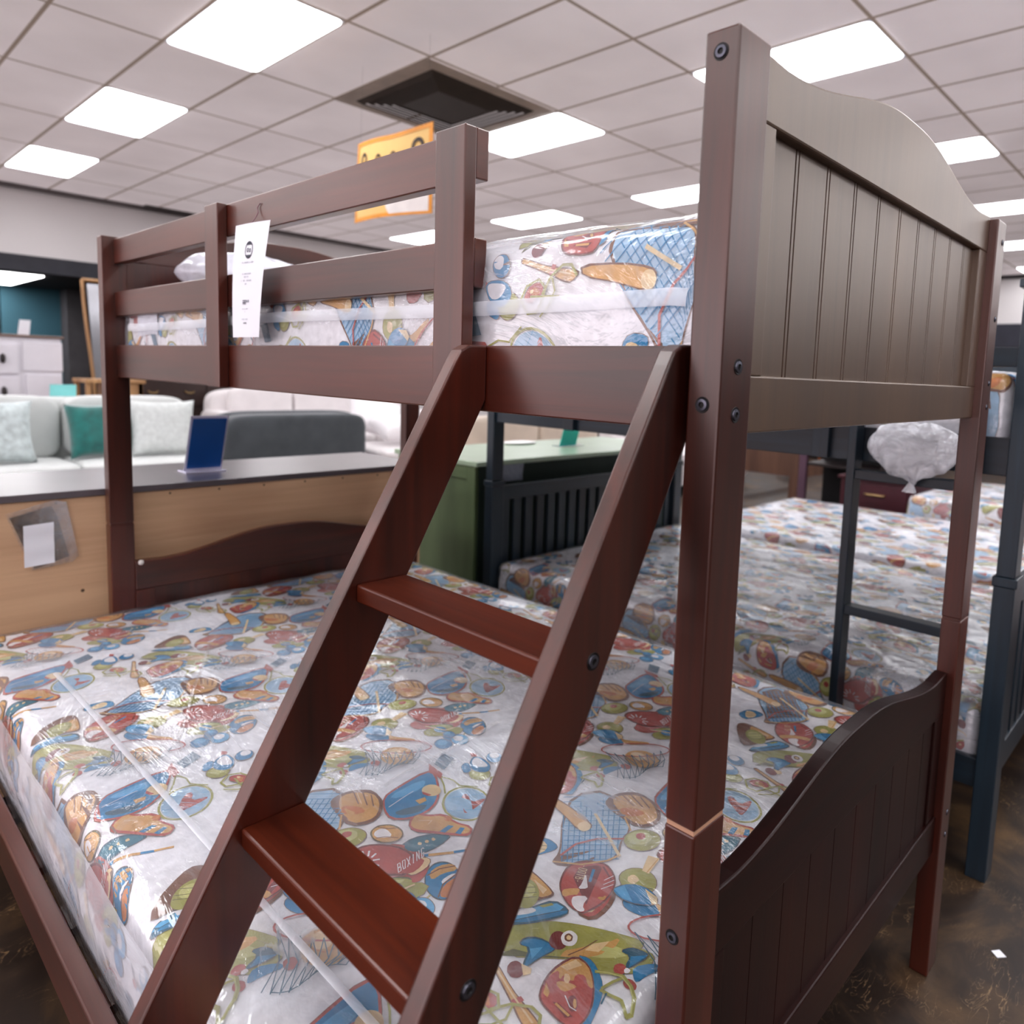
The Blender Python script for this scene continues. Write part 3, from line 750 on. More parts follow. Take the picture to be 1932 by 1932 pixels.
def bunk_main():
    bed=thing('bunk_bed','dark cherry wooden bunk bed with arched beadboard end panels and guard rail','bed',(Wd/2,L/2,0))
    S=.805; H=1.617
    posts={}
    for nm,(x,y) in {'nl':(0,0),'nr':(Wd-PB,0),'fl':(0,L-PA),'fr':(Wd-PB,L-PA)}.items():
        up_=build('upper_post',B(x,x+PB,y,y+PA,S+.0025,H),W['z'],bed,bevel=.0025)
        lo=build('lower_post',B(x,x+PB,y,y+PA,0,S-.0025),W['z'],bed,bevel=.0025)
        build('post_joint',B(x+.0018,x+PB-.0018,y+.0018,y+PA-.0018,S-.004,S+.004),M_RAW if nm=='nl' else W['z'],bed)
        posts[nm]=(up_,lo)
    end_panel(bed,.016,1,1.6195,1.675,1.226,1.289,1.553,'upper')
    end_panel(bed,L-.016,-1,1.6195,1.668,1.226,1.289,1.553,'far')
    # lower panels
    for yf,d in ((.016,1),(L-.016,-1)):
        WL=WSHADE if d>0 else W
        x0,x1=PB-.001,Wd-PB+.001; T=.026*d
        arc=arch(x0,x1,.60,.685,.741)
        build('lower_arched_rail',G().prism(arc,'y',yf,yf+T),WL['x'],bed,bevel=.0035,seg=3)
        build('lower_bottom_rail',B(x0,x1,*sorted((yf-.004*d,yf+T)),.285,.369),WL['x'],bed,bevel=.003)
        for a,b in ((x0,x0+.052),(x1-.052,x1)):
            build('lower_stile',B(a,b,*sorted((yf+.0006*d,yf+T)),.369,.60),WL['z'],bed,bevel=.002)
        yb=yf+.005*d; yk=yf+.022*d; pts=[(x0+.05,yb)]
        for k in range(9):
            c=.190+.0868*k
            pts+=[(c-.0012,yb),(c-.0006,yb+.0006*d),(c+.0006,yb+.0006*d),(c+.0012,yb)]
        pts+=[(x1-.05,yb),(x1-.05,yk),(x0+.05,yk)]
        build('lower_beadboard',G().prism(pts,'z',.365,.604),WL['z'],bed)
    # guard rails, uprights and side rails on the ladder side
    x=.030; XT=.052
    build('side_rail',B(x,XT,PA-.001,L-PA+.001,1.228,1.318),W['y'],bed,bevel=.002)
    build('guard_rail',B(x,XT,.4165,L-PA+.001,1.543,1.6105),W['y'],bed,bevel=.002)
    build('guard_rail',B(x,XT,.4165,L-PA+.001,1.398,1.4655),W['y'],bed,bevel=.002)
    for a,b in ((.416,.481),(1.225,1.292)):
        build('guard_upright',B(.0095,x,a,b,1.228,1.6105),W['z'],bed,bevel=.002)
    xb=Wd-.030
    build('side_rail',B(xb-.022,xb,PA-.001,L-PA+.001,1.228,1.318),W['y'],bed,bevel=.002)
    for z0,z1 in ((1.543,1.6105),(1.398,1.4655)):
        pass
    for k in range(9):
        yy=.12+.21*k
        build('bed_slat',B(XT,xb-.022,yy,yy+.07,1.236,1.250),W['x'],bed)
    # wide lower bed
    build('lower_side_rail',B(-.388,-.362,.025,L-.03,.325,.402),W['y'],bed,bevel=.003)
    build('lower_side_rail',B(xb-.020,xb,PA-.001,L-PA+.001,.285,.369),W['y'],bed,bevel=.002)
    for y in (0.0,L-.030):
        build('low_end_rail',B(-.362,.001,y+.004,y+.026,.285,.369),W['x'],bed,bevel=.002)
        build('corner_leg',B(-.392,-.345,y,y+.030,0,.415),W['z'],bed,bevel=.002)
    for k in range(9):
        yy=.12+.21*k
        build('bed_slat',B(-.362,xb-.020,yy,yy+.07,.328,.343),W['x'],bed)
    up_,lo=posts['nl']
    bolt(up_,(0,.0196,1.5952),'x'); bolt(up_,(0,.0192,1.2576),'x'); bolt(lo,(0,.0202,.6777),'x')
    bolt(up_,(.0328,0,1.2970),'y'); bolt(up_,(.0328,0,1.2482),'y')
    up_,lo=posts['nr']
    for z in (1.577,1.426,1.2966,1.2486): bolt(up_,(Wd-.022,0,z),'y',r=.0045)
    for z in (.369,.318): bolt(lo,(Wd-.025,0,z),'y',r=.005)
    for y,z in ((1.80,.36),(1.2,.36),(.55,.36)): bolt(bed,(-.362,y,z),'x',out=1)
    # white cap on the far lower panel
    build('screw_cap',G().ell((.076,L-.0425,.683),(.008,.003,.008),12,8),M_WHITECAP,bed,smooth=True,label='small white plastic screw cap')
    return bed
bunk_main()

def ladder_main():
    t=thing('bunk_ladder','dark cherry slanted wooden ladder hooked on the bunk bed side rail','ladder',(-.75,.21,0))
    fx=lambda z: -.190+.563*(z-1); bx=lambda z: -.105+.552*(z-1)
    xr=.0295; zt=1.318; zc=1+(xr+.105)/.552
    out=[]
    # side outline x,z  (front edge rounded into the top)
    pts=[(fx(0),0),(fx(zt-.022),zt-.022),(fx(zt-.010)+.002,zt-.008),(fx(zt)+.010,zt-.001),(fx(zt)+.018,zt),(xr,zt),(xr,zc),(bx(0)-.0,0)]
    st_=[]
    for y0,y1 in ((.045,.0665),(.385,.4085)):
        g=G().prism(pts,'y',y0,y1)
        st_.append(build('stringer',g,W['z'],t,bevel=.003,seg=3))
    for z in (1.0225,.7745,.5265,.2785):
        f=fx(z)+.0165+.000; b=bx(z)-.012
        build('rung',G().box(fx(z)+.010,bx(z)-.004,.0665,.385,z-.022,z),WR,t,bevel=.0025)
    bolt(st_[0],(-.1229,.045,1.0163),'y',r=.0065); bolt(st_[0],(-.266,.045,.7737),'y',r=.0065)
    bolt(st_[0],(-.400,.045,.517),'y',r=.0065)
ladder_main()

# ------------------------------------------------------------------ mattresses of the cherry bed
t,mt=mattress('plastic-wrapped sports print mattress on the wide lower bunk of the cherry bed','sports print mattresses',(-.335,.985,.062,1.962,.345,.551),0,0,2,seed=1)
seam(t,mt,(-.231,1.55),(-.2215,.14),.0105,off=.012)
seam(t,mt,(.085,1.50),(-.155,1.03),.007,off=.0125,mat=M_FOLD)
seam(t,mt,(.04,.64),(.33,.675),.010,off=.013,mat=M_FOLD)
seam(t,mt,(.44,1.48),(.15,1.10),.007,off=.013,mat=M_FOLD)
t,mt=mattress('plastic-wrapped sports print mattress on the upper bunk of the cherry bed','sports print mattresses',(.058,.998,.047,1.972,1.252,1.462),-.005,-.294,2,seed=5,r=.035,hazy_sides=False)
X0=mt.ranges()[0]
seam(t,mt,(.0585+.035-mt.arc-.055,.06),(.0585+.035-mt.arc-.060,1.9),.020,off=.012,n=60)
seam(t,mt,(X0+.02,.06),(X0+.022,1.9),.030,off=.016,n=60)
g=G().grid(6,4,lambda u,v:(.0455,1.70+.15*u,1.345+.07*v+.003*sin(u*5)))
build('care_label',g,plain('label_white',(226,228,236),.7),t,smooth=True,label='white cloth care label')
# ------------------------------------------------------------------ hanging tag, pillow bundle
M_PAPER=plain('white_paper',(236,236,242),.65,var=.02)
M_INK=plain('grey_print_ink',(120,120,130),.7); M_INK2=plain('faint_print_ink',(196,198,206),.7); M_DKINK=plain('dark_print_ink',(70,72,82),.7)
def price_tag():
    t=thing('hanging_tag','long white paper tag with a round emblem hanging from the top guard rail','tag',(.012,1.07,1.33))
    TL,TR,BR,BL=[Vector(p) for p in ((.012,1.139,1.5535),(.012,.988,1.5485),(.007,1.028,1.3325),(.007,1.146,1.3325))]
    P=lambda u,v,o=0: (TL*(1-u)*(1-v)+TR*u*(1-v)+BR*u*v+BL*(1-u)*v)+Vector((-.004*sin(v*3.0)-.003*sin(u*pi)-o,0,0))
    build('card',G().grid(10,24,lambda u,v:P(u,v)),M_PAPER,t,smooth=True)
    g=G()
    def ringp(cu,cv,ru,rv,wi,mi,n=28):
        vs=[]
        for f in (1,wi):
            for k in range(n):
                a=2*pi*k/n; vs.append(P(cu+ru*f*cos(a),cv+rv*f*sin(a),.0008))
        g.add(vs,[(k,(k+1)%n,n+(k+1)%n,n+k) for k in range(n)],mi)
    ringp(.53,.235,.115,.075,.86,1)
    g.add([P(.53+.115*cos(a),.235+.075*sin(a),.0009) for a in [pi*(1.2+.6*k/8) for k in range(9)]],[tuple(range(9))],2)
    g.add([P(.53+.115*cos(a),.235+.075*sin(a),.0009) for a in [pi*(.2+.6*k/8) for k in range(9)]],[tuple(range(9))],2)
    ringp(.50,.235,.03,.02,.5,1,12); ringp(.57,.24,.025,.018,.5,1,12)
    random.seed(3)
    def line(cu,cv,wd,h,mi):
        k=int(wd/.022); u=cu-wd/2
        for i in range(k):
            w=.009+.008*random.random()
            if random.random()<.15: u+=.022; continue
            g.add([P(u,cv,.0008),P(u+w,cv,.0008),P(u+w,cv+h,.0008),P(u,cv+h,.0008)],[(0,1,2,3)],mi); u+=.022
    for cv,wd,h,mi in ((.335,.36,.014,0),(.435,.30,.013,0),(.463,.16,.013,0),(.495,.34,.013,0),(.525,.08,.013,0),(.745,.20,.010,0),(.772,.06,.01,0),(.835,.22,.012,0),(.868,.14,.014,1)): line(.53,cv,wd,h,mi)
    # price in larger figures
    for u0,ww in ((.44,.05),(.50,.05),(.57,.025),(.62,.025)):
        hh=.040 if ww>.03 else .022
        for a,b,c,d in ((u0,.672,u0+.012,.672+hh),(u0+ww-.012,.672,u0+ww,.672+hh),(u0,.672,u0+ww,.680),(u0,.672+hh*.5,u0+ww,.680+hh*.5)):
            g.add([P(a,b,.0008),P(c,b,.0008),P(c,d,.0008),P(a,d,.0008)],[(0,1,2,3)],1)
    build('printed_lines',g,[M_INK2,M_INK,M_DKINK],t)
    build('string',G().tube([(.012,1.068,1.552),(.020,1.070,1.562),(.027,1.072,1.575),(.027,1.076,1.585),(.0285,1.066,1.592)],.0011,6),plain('tag_string',(150,120,125),.8),t,smooth=True)
price_tag()

def crumple(p,amp,fr,sd):
    v=Vector(p); n=noise.fractal(v*fr+Vector((sd,0,0)),1,2,4); m=noise.noise(v*fr*2.3+Vector((0,sd,0)))
    return v+Vector((n,m,(n+m)*.6))*amp
g=G().ell((.318,1.80,1.532),(.175,.13,.064),56,34,.9,.9,lambda p: crumple(p,.020,9,2))
o=build('wrapped_pillow',g,plain('white_polybag',(222,222,232),.25,bump=.5,bscale=22,coat=.4),smooth=True,base=(.325,1.80,1.47))
tag(o,'white plastic-wrapped pillow at the far end of the upper bunk mattress','pillow')

# ------------------------------------------------------------------ navy bunk bed behind
NX=1.43; NW=1.445
def navy():
    bed=thing('bunk_bed','dark navy painted bunk bed with slatted ends standing behind the cherry one','bed',(NX+NW/2,L/2,0))
    x1=NX+NW
    for x in (NX,x1-PB):
        for y in (-.012,L-.055):
            build('upper_post',B(x,x+PB,y,y+.043,.815,1.535),NV['z'],bed,bevel=.0025)
            build('lower_post',B(x-.003,x+PB+.003,y-.003,y+.046,0,.790),NV['z'],bed,bevel=.0025)
            build('post_collar',B(x-.007,x+PB+.007,y-.007,y+.050,.790,.815),NV['z'],bed,bevel=.003)
            build('post_cap',B(x-.010,x+PB+.010,y-.010,y+.053,1.535,1.555),NV['z'],bed,bevel=.003)
    for y in (-.002,L-.040):
        for za,zb,zc,zd in ((.255,.335,.72,.785),(1.07,1.165,1.40,1.475)):
            build('end_rail',B(NX+PB-.003,x1-PB+.003,y,y+.022,za,zb),NV['x'],bed,bevel=.002)
            build('end_rail',B(NX+PB-.003,x1-PB+.003,y,y+.022,zc,zd),NV['x'],bed,bevel=.002)
            n=18; sp=(NW-2*PB)/n
            for k in range(n):
                xx=NX+PB+sp*(k+.5)
                build('slat',B(xx-.023,xx+.023,y+.005,y+.017,zb-.003,zc+.003),NV['z'],bed,bevel=.0015)
    for x in (NX+.012,x1-.034):
        build('side_rail',B(x,x+.022,.03,L-.05,1.069,1.166),NV['y'],bed,bevel=.002)
        build('guard_rail',B(x,x+.022,.03 if x>NX+.1 else .49,L-.05,1.343,1.392),NV['y'],bed,bevel=.002)
        build('lower_side_rail',B(x,x+.022,.03,L-.05,.240,.318),NV['y'],bed,bevel=.002)
        if x<NX+.1:
            for y in (.49,1.50): build('guard_upright',B(x-.020,x,y,y+.05,1.069,1.47),NV['z'],bed,bevel=.002)
            build('guard_rail',B(x,x+.022,.02,.10,1.343,1.392),NV['y'],bed,bevel=.002)
    for z,n in ((1.078,9),(.252,9)):
        for k in range(n): build('bed_slat',B(NX+.034,x1-.034,.12+.21*k,.19+.21*k,z,z+.014),NV['x'],bed)
navy()
t=thing('bunk_ladder','dark navy upright ladder at the side of the navy bunk bed','ladder',(1.40,.25,0))
for y0,y1 in ((.085,.107),(.393,.416)):
    build('stringer',B(1.382,1.438,y0,y1,0,1.235),NV['z'],t,bevel=.002)
for z in (1.049,.660,.27): build('rung',B(1.386,1.430,.107,.393,z-.026,z),NV['y'],t,bevel=.002)
mattress('plastic-wrapped sports print mattress on the lower bunk of the navy bed','sports print mattresses',(NX+.037,NX+NW-.037,.045,1.955,.268,.448),.21,.05,2,seed=11,hazy_sides=False)
mattress('sports print mattress on the upper bunk of the navy bed','sports print mattresses',(NX+.037,NX+NW-.037,.045,1.955,1.094,1.325),.05,.21,1,seed=12,hazy_sides=False)
def bagfn(p):
    x,y,z=p; k=(1.19-z)/.17
    w=1-.78*max(0,min(1,(k-.45)/.55))**1.2
    y=.232+(y-.245)*w
    v=Vector((x*6,y*22,z*9)); r=abs(noise.noise(v*1.4))+.5*abs(noise.noise(v*3.1))
    return Vector((x-.018*r,y+.010*noise.noise(v*2),z+.010*noise.noise(v*1.7+Vector((5,0,0)))))
g=G().ell((1.362,.245,1.115),(.014,.118,.078),72,44,.8,.8,bagfn)
def gather(u,v): a=2*pi*u; r=.006+.016*abs(v-.35)*(1+.35*sin(a*5)); return (1.362+r*.6*cos(a),.232+r*sin(a)+.004*v,1.050-.042*v)
g.grid(30,8,gather)
o=build('plastic_bag',g,[M_BAG],smooth=True,base=(1.362,.245,1.01)); tag(o,'crumpled clear plastic bag hanging from the navy bed side rail','bag')
o=build('paper_strip',G().grid(3,4,lambda u,v:(1.368+.006*v,.345-.035*u-.02*v,1.150-.048*v)),M_PAPER,smooth=True); tag(o,'short white paper strip stuck beside the hanging plastic bag','paper')

# beds on the floor past the navy one
def low_bed(x0,x1,y0,y1,label,blabel,zt,seed,col=None):
    t=thing('bed_frame',blabel,'bed',((x0+x1)/2,(y0+y1)/2,0))
    m=col or W['y']
    build('base',B(x0+.03,x1-.03,y0+.03,y1-.03,.10,zt-.21),m,t,bevel=.004)
    for x in (x0+.03,x1-.09):
        for y in (y0+.03,y1-.09): build('leg',B(x,x+.06,y,y+.06,0,.10),m,t,bevel=.002)
    mattress(label,'sports print mattresses',(x0,x1,y0,y1,zt-.20,zt),.1*seed,.07*seed,1,seed=seed,hazy_sides=False)
low_bed(2.93,4.27,-.60,1.93,'sports print mattress on the low bed just past the navy bunk','low dark bed base just past the navy bunk bed',.462,21)
low_bed(4.36,5.60,-1.30,1.16,'thick sports print mattress farthest right in the second row of low beds','low dark bed base farthest right, behind the first low bed',.57,23)

# ------------------------------------------------------------------ sideboard with raw back, things on it
LW=wood('raw_light_wood',(196,160,130),(224,190,156),'x',rough=.65,coat=0,fine=30,stretch=1.1,spec=.3)
TOP_SHEEN=plain('espresso_sheen_lacquer',(96,88,92),.32,coat=1,coat_rough=.25,var=.08,spec=.9)  # dark top lightened to grey, the reflected ceiling put into its colour
DK=plain('espresso_wood',(34,24,24),.45)
t=thing('sideboard','long sideboard seen from its pale unfinished back with glossy dark top','sideboard',(.17,2.3,0))
build('top',B(-.80,1.14,2.058,2.535,.880,.900),TOP_SHEEN,t,bevel=.002)
build('carcass',B(-.78,1.12,2.075,2.52,.06,.880),DK,t,bevel=.002)
build('back_panel',B(-.79,1.13,2.066,2.074,.05,.878),LW,t)
g=G()
for k in range(13): g.add([( -.70+.148*k+.0035*cos(a),2.0655,.868+.0035*sin(a)) for a in [2*pi*q/8 for q in range(8)]],[tuple(range(8))])
for x,z in ((-.052,.603),(.02,.862),(.03,.61)): g.add([( x+.005*cos(a),2.0655,z+.005*sin(a)) for a in [2*pi*q/8 for q in range(8)]],[tuple(range(8))])
build('screw',g,plain('screw_brown',(96,76,60),.5),t)
for x in (-.72,1.02):
    for y in (2.10,2.46): build('foot',B(x,x+.05,y,y+.04,0,.06),DK,t,bevel=.002)
# instruction bag taped on
t=thing('document_bag','clear plastic bag of brown papers taped to the sideboard back','bag',(-.13,2.06,.68))
pl=[(-.225,.850),(-.115,.878),(-.085,.870),(-.060,.71),(-.075,.695),(-.17,.685)]
build('brown_paper',G().prism([(-.215,.838),(-.120,.862),(-.107,.83),(-.083,.712),(-.165,.688)],'y',2.0605,2.062),plain('creased_brown_paper',(112,88,66),.8,var=.55,scale=(40,40,40)),t)
build('pouch',G().prism(pl,'y',2.0590,2.0596),film_mat('pouch_film',haze=.02,hazevar=.2,bscale=20,gloss=.1),t)
g=G().grid(6,8,lambda u,v:(-.187+.070*u-.001*v,2.0575-.0025*sin(v*13)*.5-.001,.813-.117*v+.004*u))
o=build('paper_sheet',g,M_PAPER,smooth=True); tag(o,'small crinkled white paper sheet stuck on the sideboard back','paper')
# blue sign in acrylic stand
ACR=film_mat('clear_acrylic',haze=.25,hazevar=.05,bstr=.05,rough=.05,gloss=.5)
t=thing('sign_holder','blue sheet in a clear acrylic stand on the dark sideboard top','sign',(.35,2.25,.90))
def slant(x,z): return (x+(z-.9)*.0,2.262+(z-.905)*-.30,z)
g=G(); a=[(.300,.908),(.422,.908),(.430,1.100),(.308,1.100)]
P3=[(x,2.268-(z-.905)*.28,z) for x,z in a]
def slab(pts,th,g=None):
    g=g or G(); n=len(pts); q=[Vector(p) for p in pts]; nn=(q[1]-q[0]).cross(q[2]-q[1]).normalized()*th
    return g.add([tuple(p) for p in q]+[tuple(p+nn) for p in q],[tuple(range(n)),tuple(range(2*n-1,n-1,-1))]+[(i,(i+1)%n,(i+1)%n+n,i+n) for i in range(n)])
build('blue_sheet',slab([(.3055,2.2600,.914),(.4175,2.2600,.914),(.4235,2.2115,1.088),(.3125,2.2115,1.088)],.0008),plain('royal_blue_print',(0,88,164),.35,coat=.5,var=.04),t)
build('acrylic_plate',slab([(.299,2.2675,.903),(.424,2.2675,.903),(.431,2.2135,1.098),(.306,2.2135,1.098)],.0004),plain('acrylic_edge',(226,224,240),.2,coat=.6),t)
build('acrylic_base',B(.296,.428,2.236,2.315,.9002,.9045),plain('acrylic_edge2',(214,212,232),.15,coat=.6),t,bevel=.001)

# ------------------------------------------------------------------ green dresser
GR=plain('sage_green_paint',(116,134,98),.45,var=.16,scale=(9,9,1.5),coat=.3); GRT=plain('sage_green_top',(176,196,170),.28,coat=.5,var=.06); GR_SHADE=plain('shaded_green_back',(48,62,54),.6)  # back panel uses the green darkened for the shadow on it
t=thing('dresser','sage green dresser with panelled side behind the navy bed headboard','dresser',(2.2,2.4,0))
build('top',B(1.425,3.02,2.068,2.70,.862,.885),GRT,t,bevel=.003)
build('carcass',B(1.445,3.0,2.095,2.68,.07,.862),GR,t,bevel=.003)
build('back_panel',B(1.46,2.98,2.086,2.0945,.09,.858),GR_SHADE,t)
build('side_stile',B(1.434,1.446,2.088,2.145,.07,.860),GR,t,bevel=.002)
build('side_stile',B(1.434,1.446,2.60,2.675,.07,.860),GR,t,bevel=.002)
build('side_rail',B(1.434,1.446,2.145,2.60,.80,.860),GR,t,bevel=.002)
build('side_rail',B(1.434,1.446,2.145,2.60,.07,.15),GR,t,bevel=.002)
for x in (1.46,2.92):
    for y in (2.11,2.6): build('foot',B(x,x+.06,y,y+.06,0,.07),GR,t,bevel=.002)
o=build('plastic_sleeve',G().grid(6,6,lambda u,v:(1.565+.155*u,2.079-.003*sin(u*7+v*5),.885-.10*v-.004*u)),plain('pouch_grey',(158,164,178),.3,bump=.8,bscale=40,coat=.5),smooth=True); tag(o,'small silvery plastic sleeve taped on the green dresser back','sleeve')
t=thing('sign_holder','aqua card standing on the green dresser top','sign',(2.33,2.37,.885))
build('card',slab([(2.262,2.366,.889),(2.395,2.366,.889),(2.405,2.345,1.00),(2.275,2.345,1.00)],.002),plain('aqua_card',(50,190,180),.4),t)
build('base',B(2.25,2.44,2.34,2.41,.8855,.890),ACR,t)
o=build('dish',G().ell((2.18,2.60,.893),(.12,.07,.0075),28,8),plain('white_ceramic',(240,238,236),.3),smooth=True); tag(o,'flat white dish on the green dresser top','dish')
# ------------------------------------------------------------------ soft seating far behind
def fab(n,c,**k): return plain(n,c,.85,sheen=.3,bump=.15,bscale=120,**k)
def cushion(name,label,c,w,h,th,m,lean=.25,rot=0,group=None,roll=0):
    group='scatter cushions on the grey sofa' if name=='scatter_cushion' else 'white pillows on the ottoman'
    g=G(); R=Matrix.Rotation(rot,3,'Z')@Matrix.Rotation(-lean,3,'X')@Matrix.Rotation(roll,3,'Y')
    def side(s):
        def P(u,v):
            a=2*u-1; b=2*v-1; k=1-.10*(1-abs(a)**2)*abs(b)**3-.0; kk=1-.10*(1-abs(b)**2)*abs(a)**3
            t=th/2*max(0,(1-a**4))**.5*max(0,(1-b**4))**.5
            t*=1+.10*noise.noise(Vector((a*1.7,b*1.7,c[0]*5)))
            return Vector(c)+R@Vector((a*w/2*kk,s*t,b*h/2*k+h/2))
        g.grid(16,16,P)
    side(-1); side(1)
    o=build(name,g,m,smooth=True,base=c); return tag(o,label,'cushion',group)
def rbox(x0,x1,y0,y1,z0,z1,e=.22,n=(32,20),fn=None):
    return G().ell(((x0+x1)/2,(y0+y1)/2,(z0+z1)/2),((x1-x0)/2,(y1-y0)/2,(z1-z0)/2),n[0],n[1],e,e,fn)
def sofa(label,x0,x1,y0,y1,m,seat=.43,back=.93,arm=.62,cush=3,arms=(1,1),legs=True,back_at='far'):
    t=thing('sofa',label,'sofa',((x0+x1)/2,(y0+y1)/2,0))
    yb0,yb1=(y1-.26,y1) if back_at=='far' else (y0,y0+.26)
    build('base',rbox(x0+.02,x1-.02,y0+.02,y1-.02,.08,seat-.10,.12),m,t,smooth=True)
    build('backrest',rbox(x0+.04,x1-.04,yb0,yb1,.10,back,.25),m,t,smooth=True)
    aw=.20
    if arms[0]: build('armrest',rbox(x0,x0+aw,y0,y1,.08,arm,.3),m,t,smooth=True)
    if arms[1]: build('armrest',rbox(x1-aw,x1,y0,y1,.08,arm,.3),m,t,smooth=True)
    s0=x0+(aw if arms[0] else .02); s1=x1-(aw if arms[1] else .02); w=(s1-s0)/cush
    ys0,ys1=(y0,yb0+.05) if back_at=='far' else (yb1-.05,y1)
    for k in range(cush):
        build('seat_cushion',rbox(s0+w*k,s0+w*(k+1),ys0,ys1,seat-.13,seat+.02,.3),m,t,smooth=True)
        yc=(yb0-.12,yb0+.06) if back_at=='far' else (yb1-.06,yb1+.12)
        build('back_cushion',rbox(s0+w*k+.01,s0+w*(k+1)-.01,yc[0],yc[1],seat,back+.02,.35),m,t,smooth=True)
    for x in (x0+.08,x1-.14):
        for y in (y0+.06,y1-.12): build('leg',B(x,x+.06,y,y+.06,0,.09),DK,t)
    return t
CREAM=fab('pale_grey_upholstery',(206,208,206),var=.05); WHITEU=fab('off_white_upholstery',(224,218,218),var=.05); CHAR=fab('charcoal_upholstery',(76,80,84),var=.15); BEIGE=fab('beige_upholstery',(196,182,168),var=.08)
sofa('pale grey sofa with scatter cushions beyond the sideboard at left',-.25,1.84,5.85,6.85,CREAM,seat=.47,back=.95,arm=.60,cush=2,arms=(1,0))
pat=fab('silver_pattern_fabric',(196,206,206),var=.22,scale=(22,22,22),detail=6); TEAL=plain('teal_velvet',(12,104,98),.6,sheen=.8,var=.35,scale=(12,12,12)); SIL=fab('silver_damask',(208,212,210),var=.10,scale=(30,30,30)); GG=fab('grey_green_fabric',(140,156,150))
cushion('scatter_cushion','large silvery patterned cushion leftmost on the pale grey sofa',(.38,6.13,.49),.54,.47,.20,pat)
cushion('scatter_cushion','teal velvet cushion on the pale grey sofa',(1.06,6.24,.49),.38,.44,.16,TEAL,rot=.15)
cushion('scatter_cushion','grey-green cushion half hidden behind the silver cushion',(1.31,6.40,.49),.26,.44,.10,GG)
cushion('scatter_cushion','silver damask cushion at the right end of the pale grey sofa',(1.53,6.18,.49),.50,.47,.18,SIL,rot=-.1)
o=build('aqua_tag',slab([(.86,6.72,.955),(1.04,6.72,.955),(1.04,6.70,1.05),(.86,6.70,1.05)],.003),plain('pale_aqua_card',(140,214,212),.5)); tag(o,'pale aqua card standing on the back of the grey sofa','card')
o=build('hang_tag',slab([(1.31,5.84,.44),(1.37,5.84,.31),(1.33,5.84,.30),(1.28,5.84,.43)],.003),plain('mint_card',(186,220,218),.5)); tag(o,'small mint swing tag hanging from the grey sofa seat front','tag')
sofa('charcoal sofa with a rounded back beyond the sideboard',1.96,3.42,6.1,6.95,CHAR,seat=.40,back=.82,arm=.60,cush=1,back_at='near',arms=(0,0))
sofa('off-white sofa heaped with pillows behind the charcoal sofa',2.60,5.30,7.4,8.4,WHITEU,seat=.46,back=.98,arm=.74,cush=3)
PW=fab('white_pillow_cotton',(236,232,234),var=.03)
cushion('pillow','big white pillow leaning upright beside the charcoal sofa',(3.95,6.85,.52),.72,.46,.24,PW,lean=.5,roll=.3)
cushion('pillow','white pillow lying in front of the upright white pillow',(4.05,6.35,.55),.66,.34,.22,PW,lean=1.1,roll=-.1)
o=thing('ottoman','low off-white ottoman under the white pillows','ottoman',(4.0,6.5,0))
build('seat',rbox(3.50,4.55,5.95,7.05,.10,.44,.18),WHITEU,o,smooth=True)
for x in (3.6,4.4):
    for y in (6.05,6.9): build('leg',B(x,x+.05,y,y+.05,0,.12),DK,o)
sofa('beige sofa seen over the green dresser',3.30,5.45,4.1,5.0,BEIGE,seat=.44,back=.86,arm=.60,cush=2)
sofa('off-white sofa right of the beige sofa, over the green dresser',5.60,7.6,4.1,5.0,WHITEU,seat=.44,back=.84,arm=.60,cush=3)

# ------------------------------------------------------------------ cabinets in the far left
WC=plain('white_cabinet_paint',(214,210,216),.45,var=.03); BT=plain('brown_cabinet_top',(128,106,96),.4); KN=plain('dark_knob',(52,46,46),.4)
t=thing('armoire','white panelled armoire with a brown top beyond the grey sofa','armoire',(.6,8.25,0))
build('carcass',B(-.1,1.235,8.0,8.5,.05,1.44),WC,t,bevel=.006)
build('top',B(-.12,1.255,7.98,8.52,1.44,1.462),BT,t,bevel=.004)
build('door',B(.95,1.225,7.985,8.0,.12,1.10),WC,t,bevel=.004)
build('frieze',B(.93,1.24,7.988,8.0,1.13,1.40),WC,t,bevel=.004)
for z in (.2,.5,.8,1.1):
    d=build('drawer',B(-.08,.90,7.98,8.0,z,z+.27),WC,t,bevel=.004)
    for x in (.20,.78): build('knob',G().ell((x,7.965,z+.14),(.022,.016,.045),12,8),KN,d,smooth=True)
for x in (-.08,1.16): 
    for y in (8.03,8.42): build('foot',B(x,x+.06,y,y+.06,0,.05),WC,t)
o=build('card_sign',slab([(.915,8.08,1.462),(1.005,8.08,1.462),(1.015,8.05,1.60),(.93,8.05,1.60)],.004),M_PAPER); tag(o,'small white card standing on the white armoire','card')
TAN=wood('tan_oak',(150,112,78),(196,156,112),'z',rough=.5,coat=.1)
t=thing('nightstand','tan wooden nightstand partly hidden behind the bunk bed far post','nightstand',(1.6,7.7,0))
build('top',B(1.30,1.80,7.5,7.95,1.04,1.075),TAN,t,bevel=.003)
build('carcass',B(1.50,1.78,7.52,7.93,.12,1.04),TAN,t,bevel=.003)
for x,y in ((1.31,7.52),(1.31,7.90),(1.74,7.52),(1.74,7.90)): build('leg',B(x,x+.04,y,y+.04,0,1.04),TAN,t,bevel=.002)
t=thing('standing_mirror','tall mirror with a curved tan wooden frame beyond the armoire','mirror',(1.75,8.9,0))
crv=[(1.68+.04*sin(z*2.2),8.85+.02*z,z) for z in [.0+.1*k for k in range(22)]]
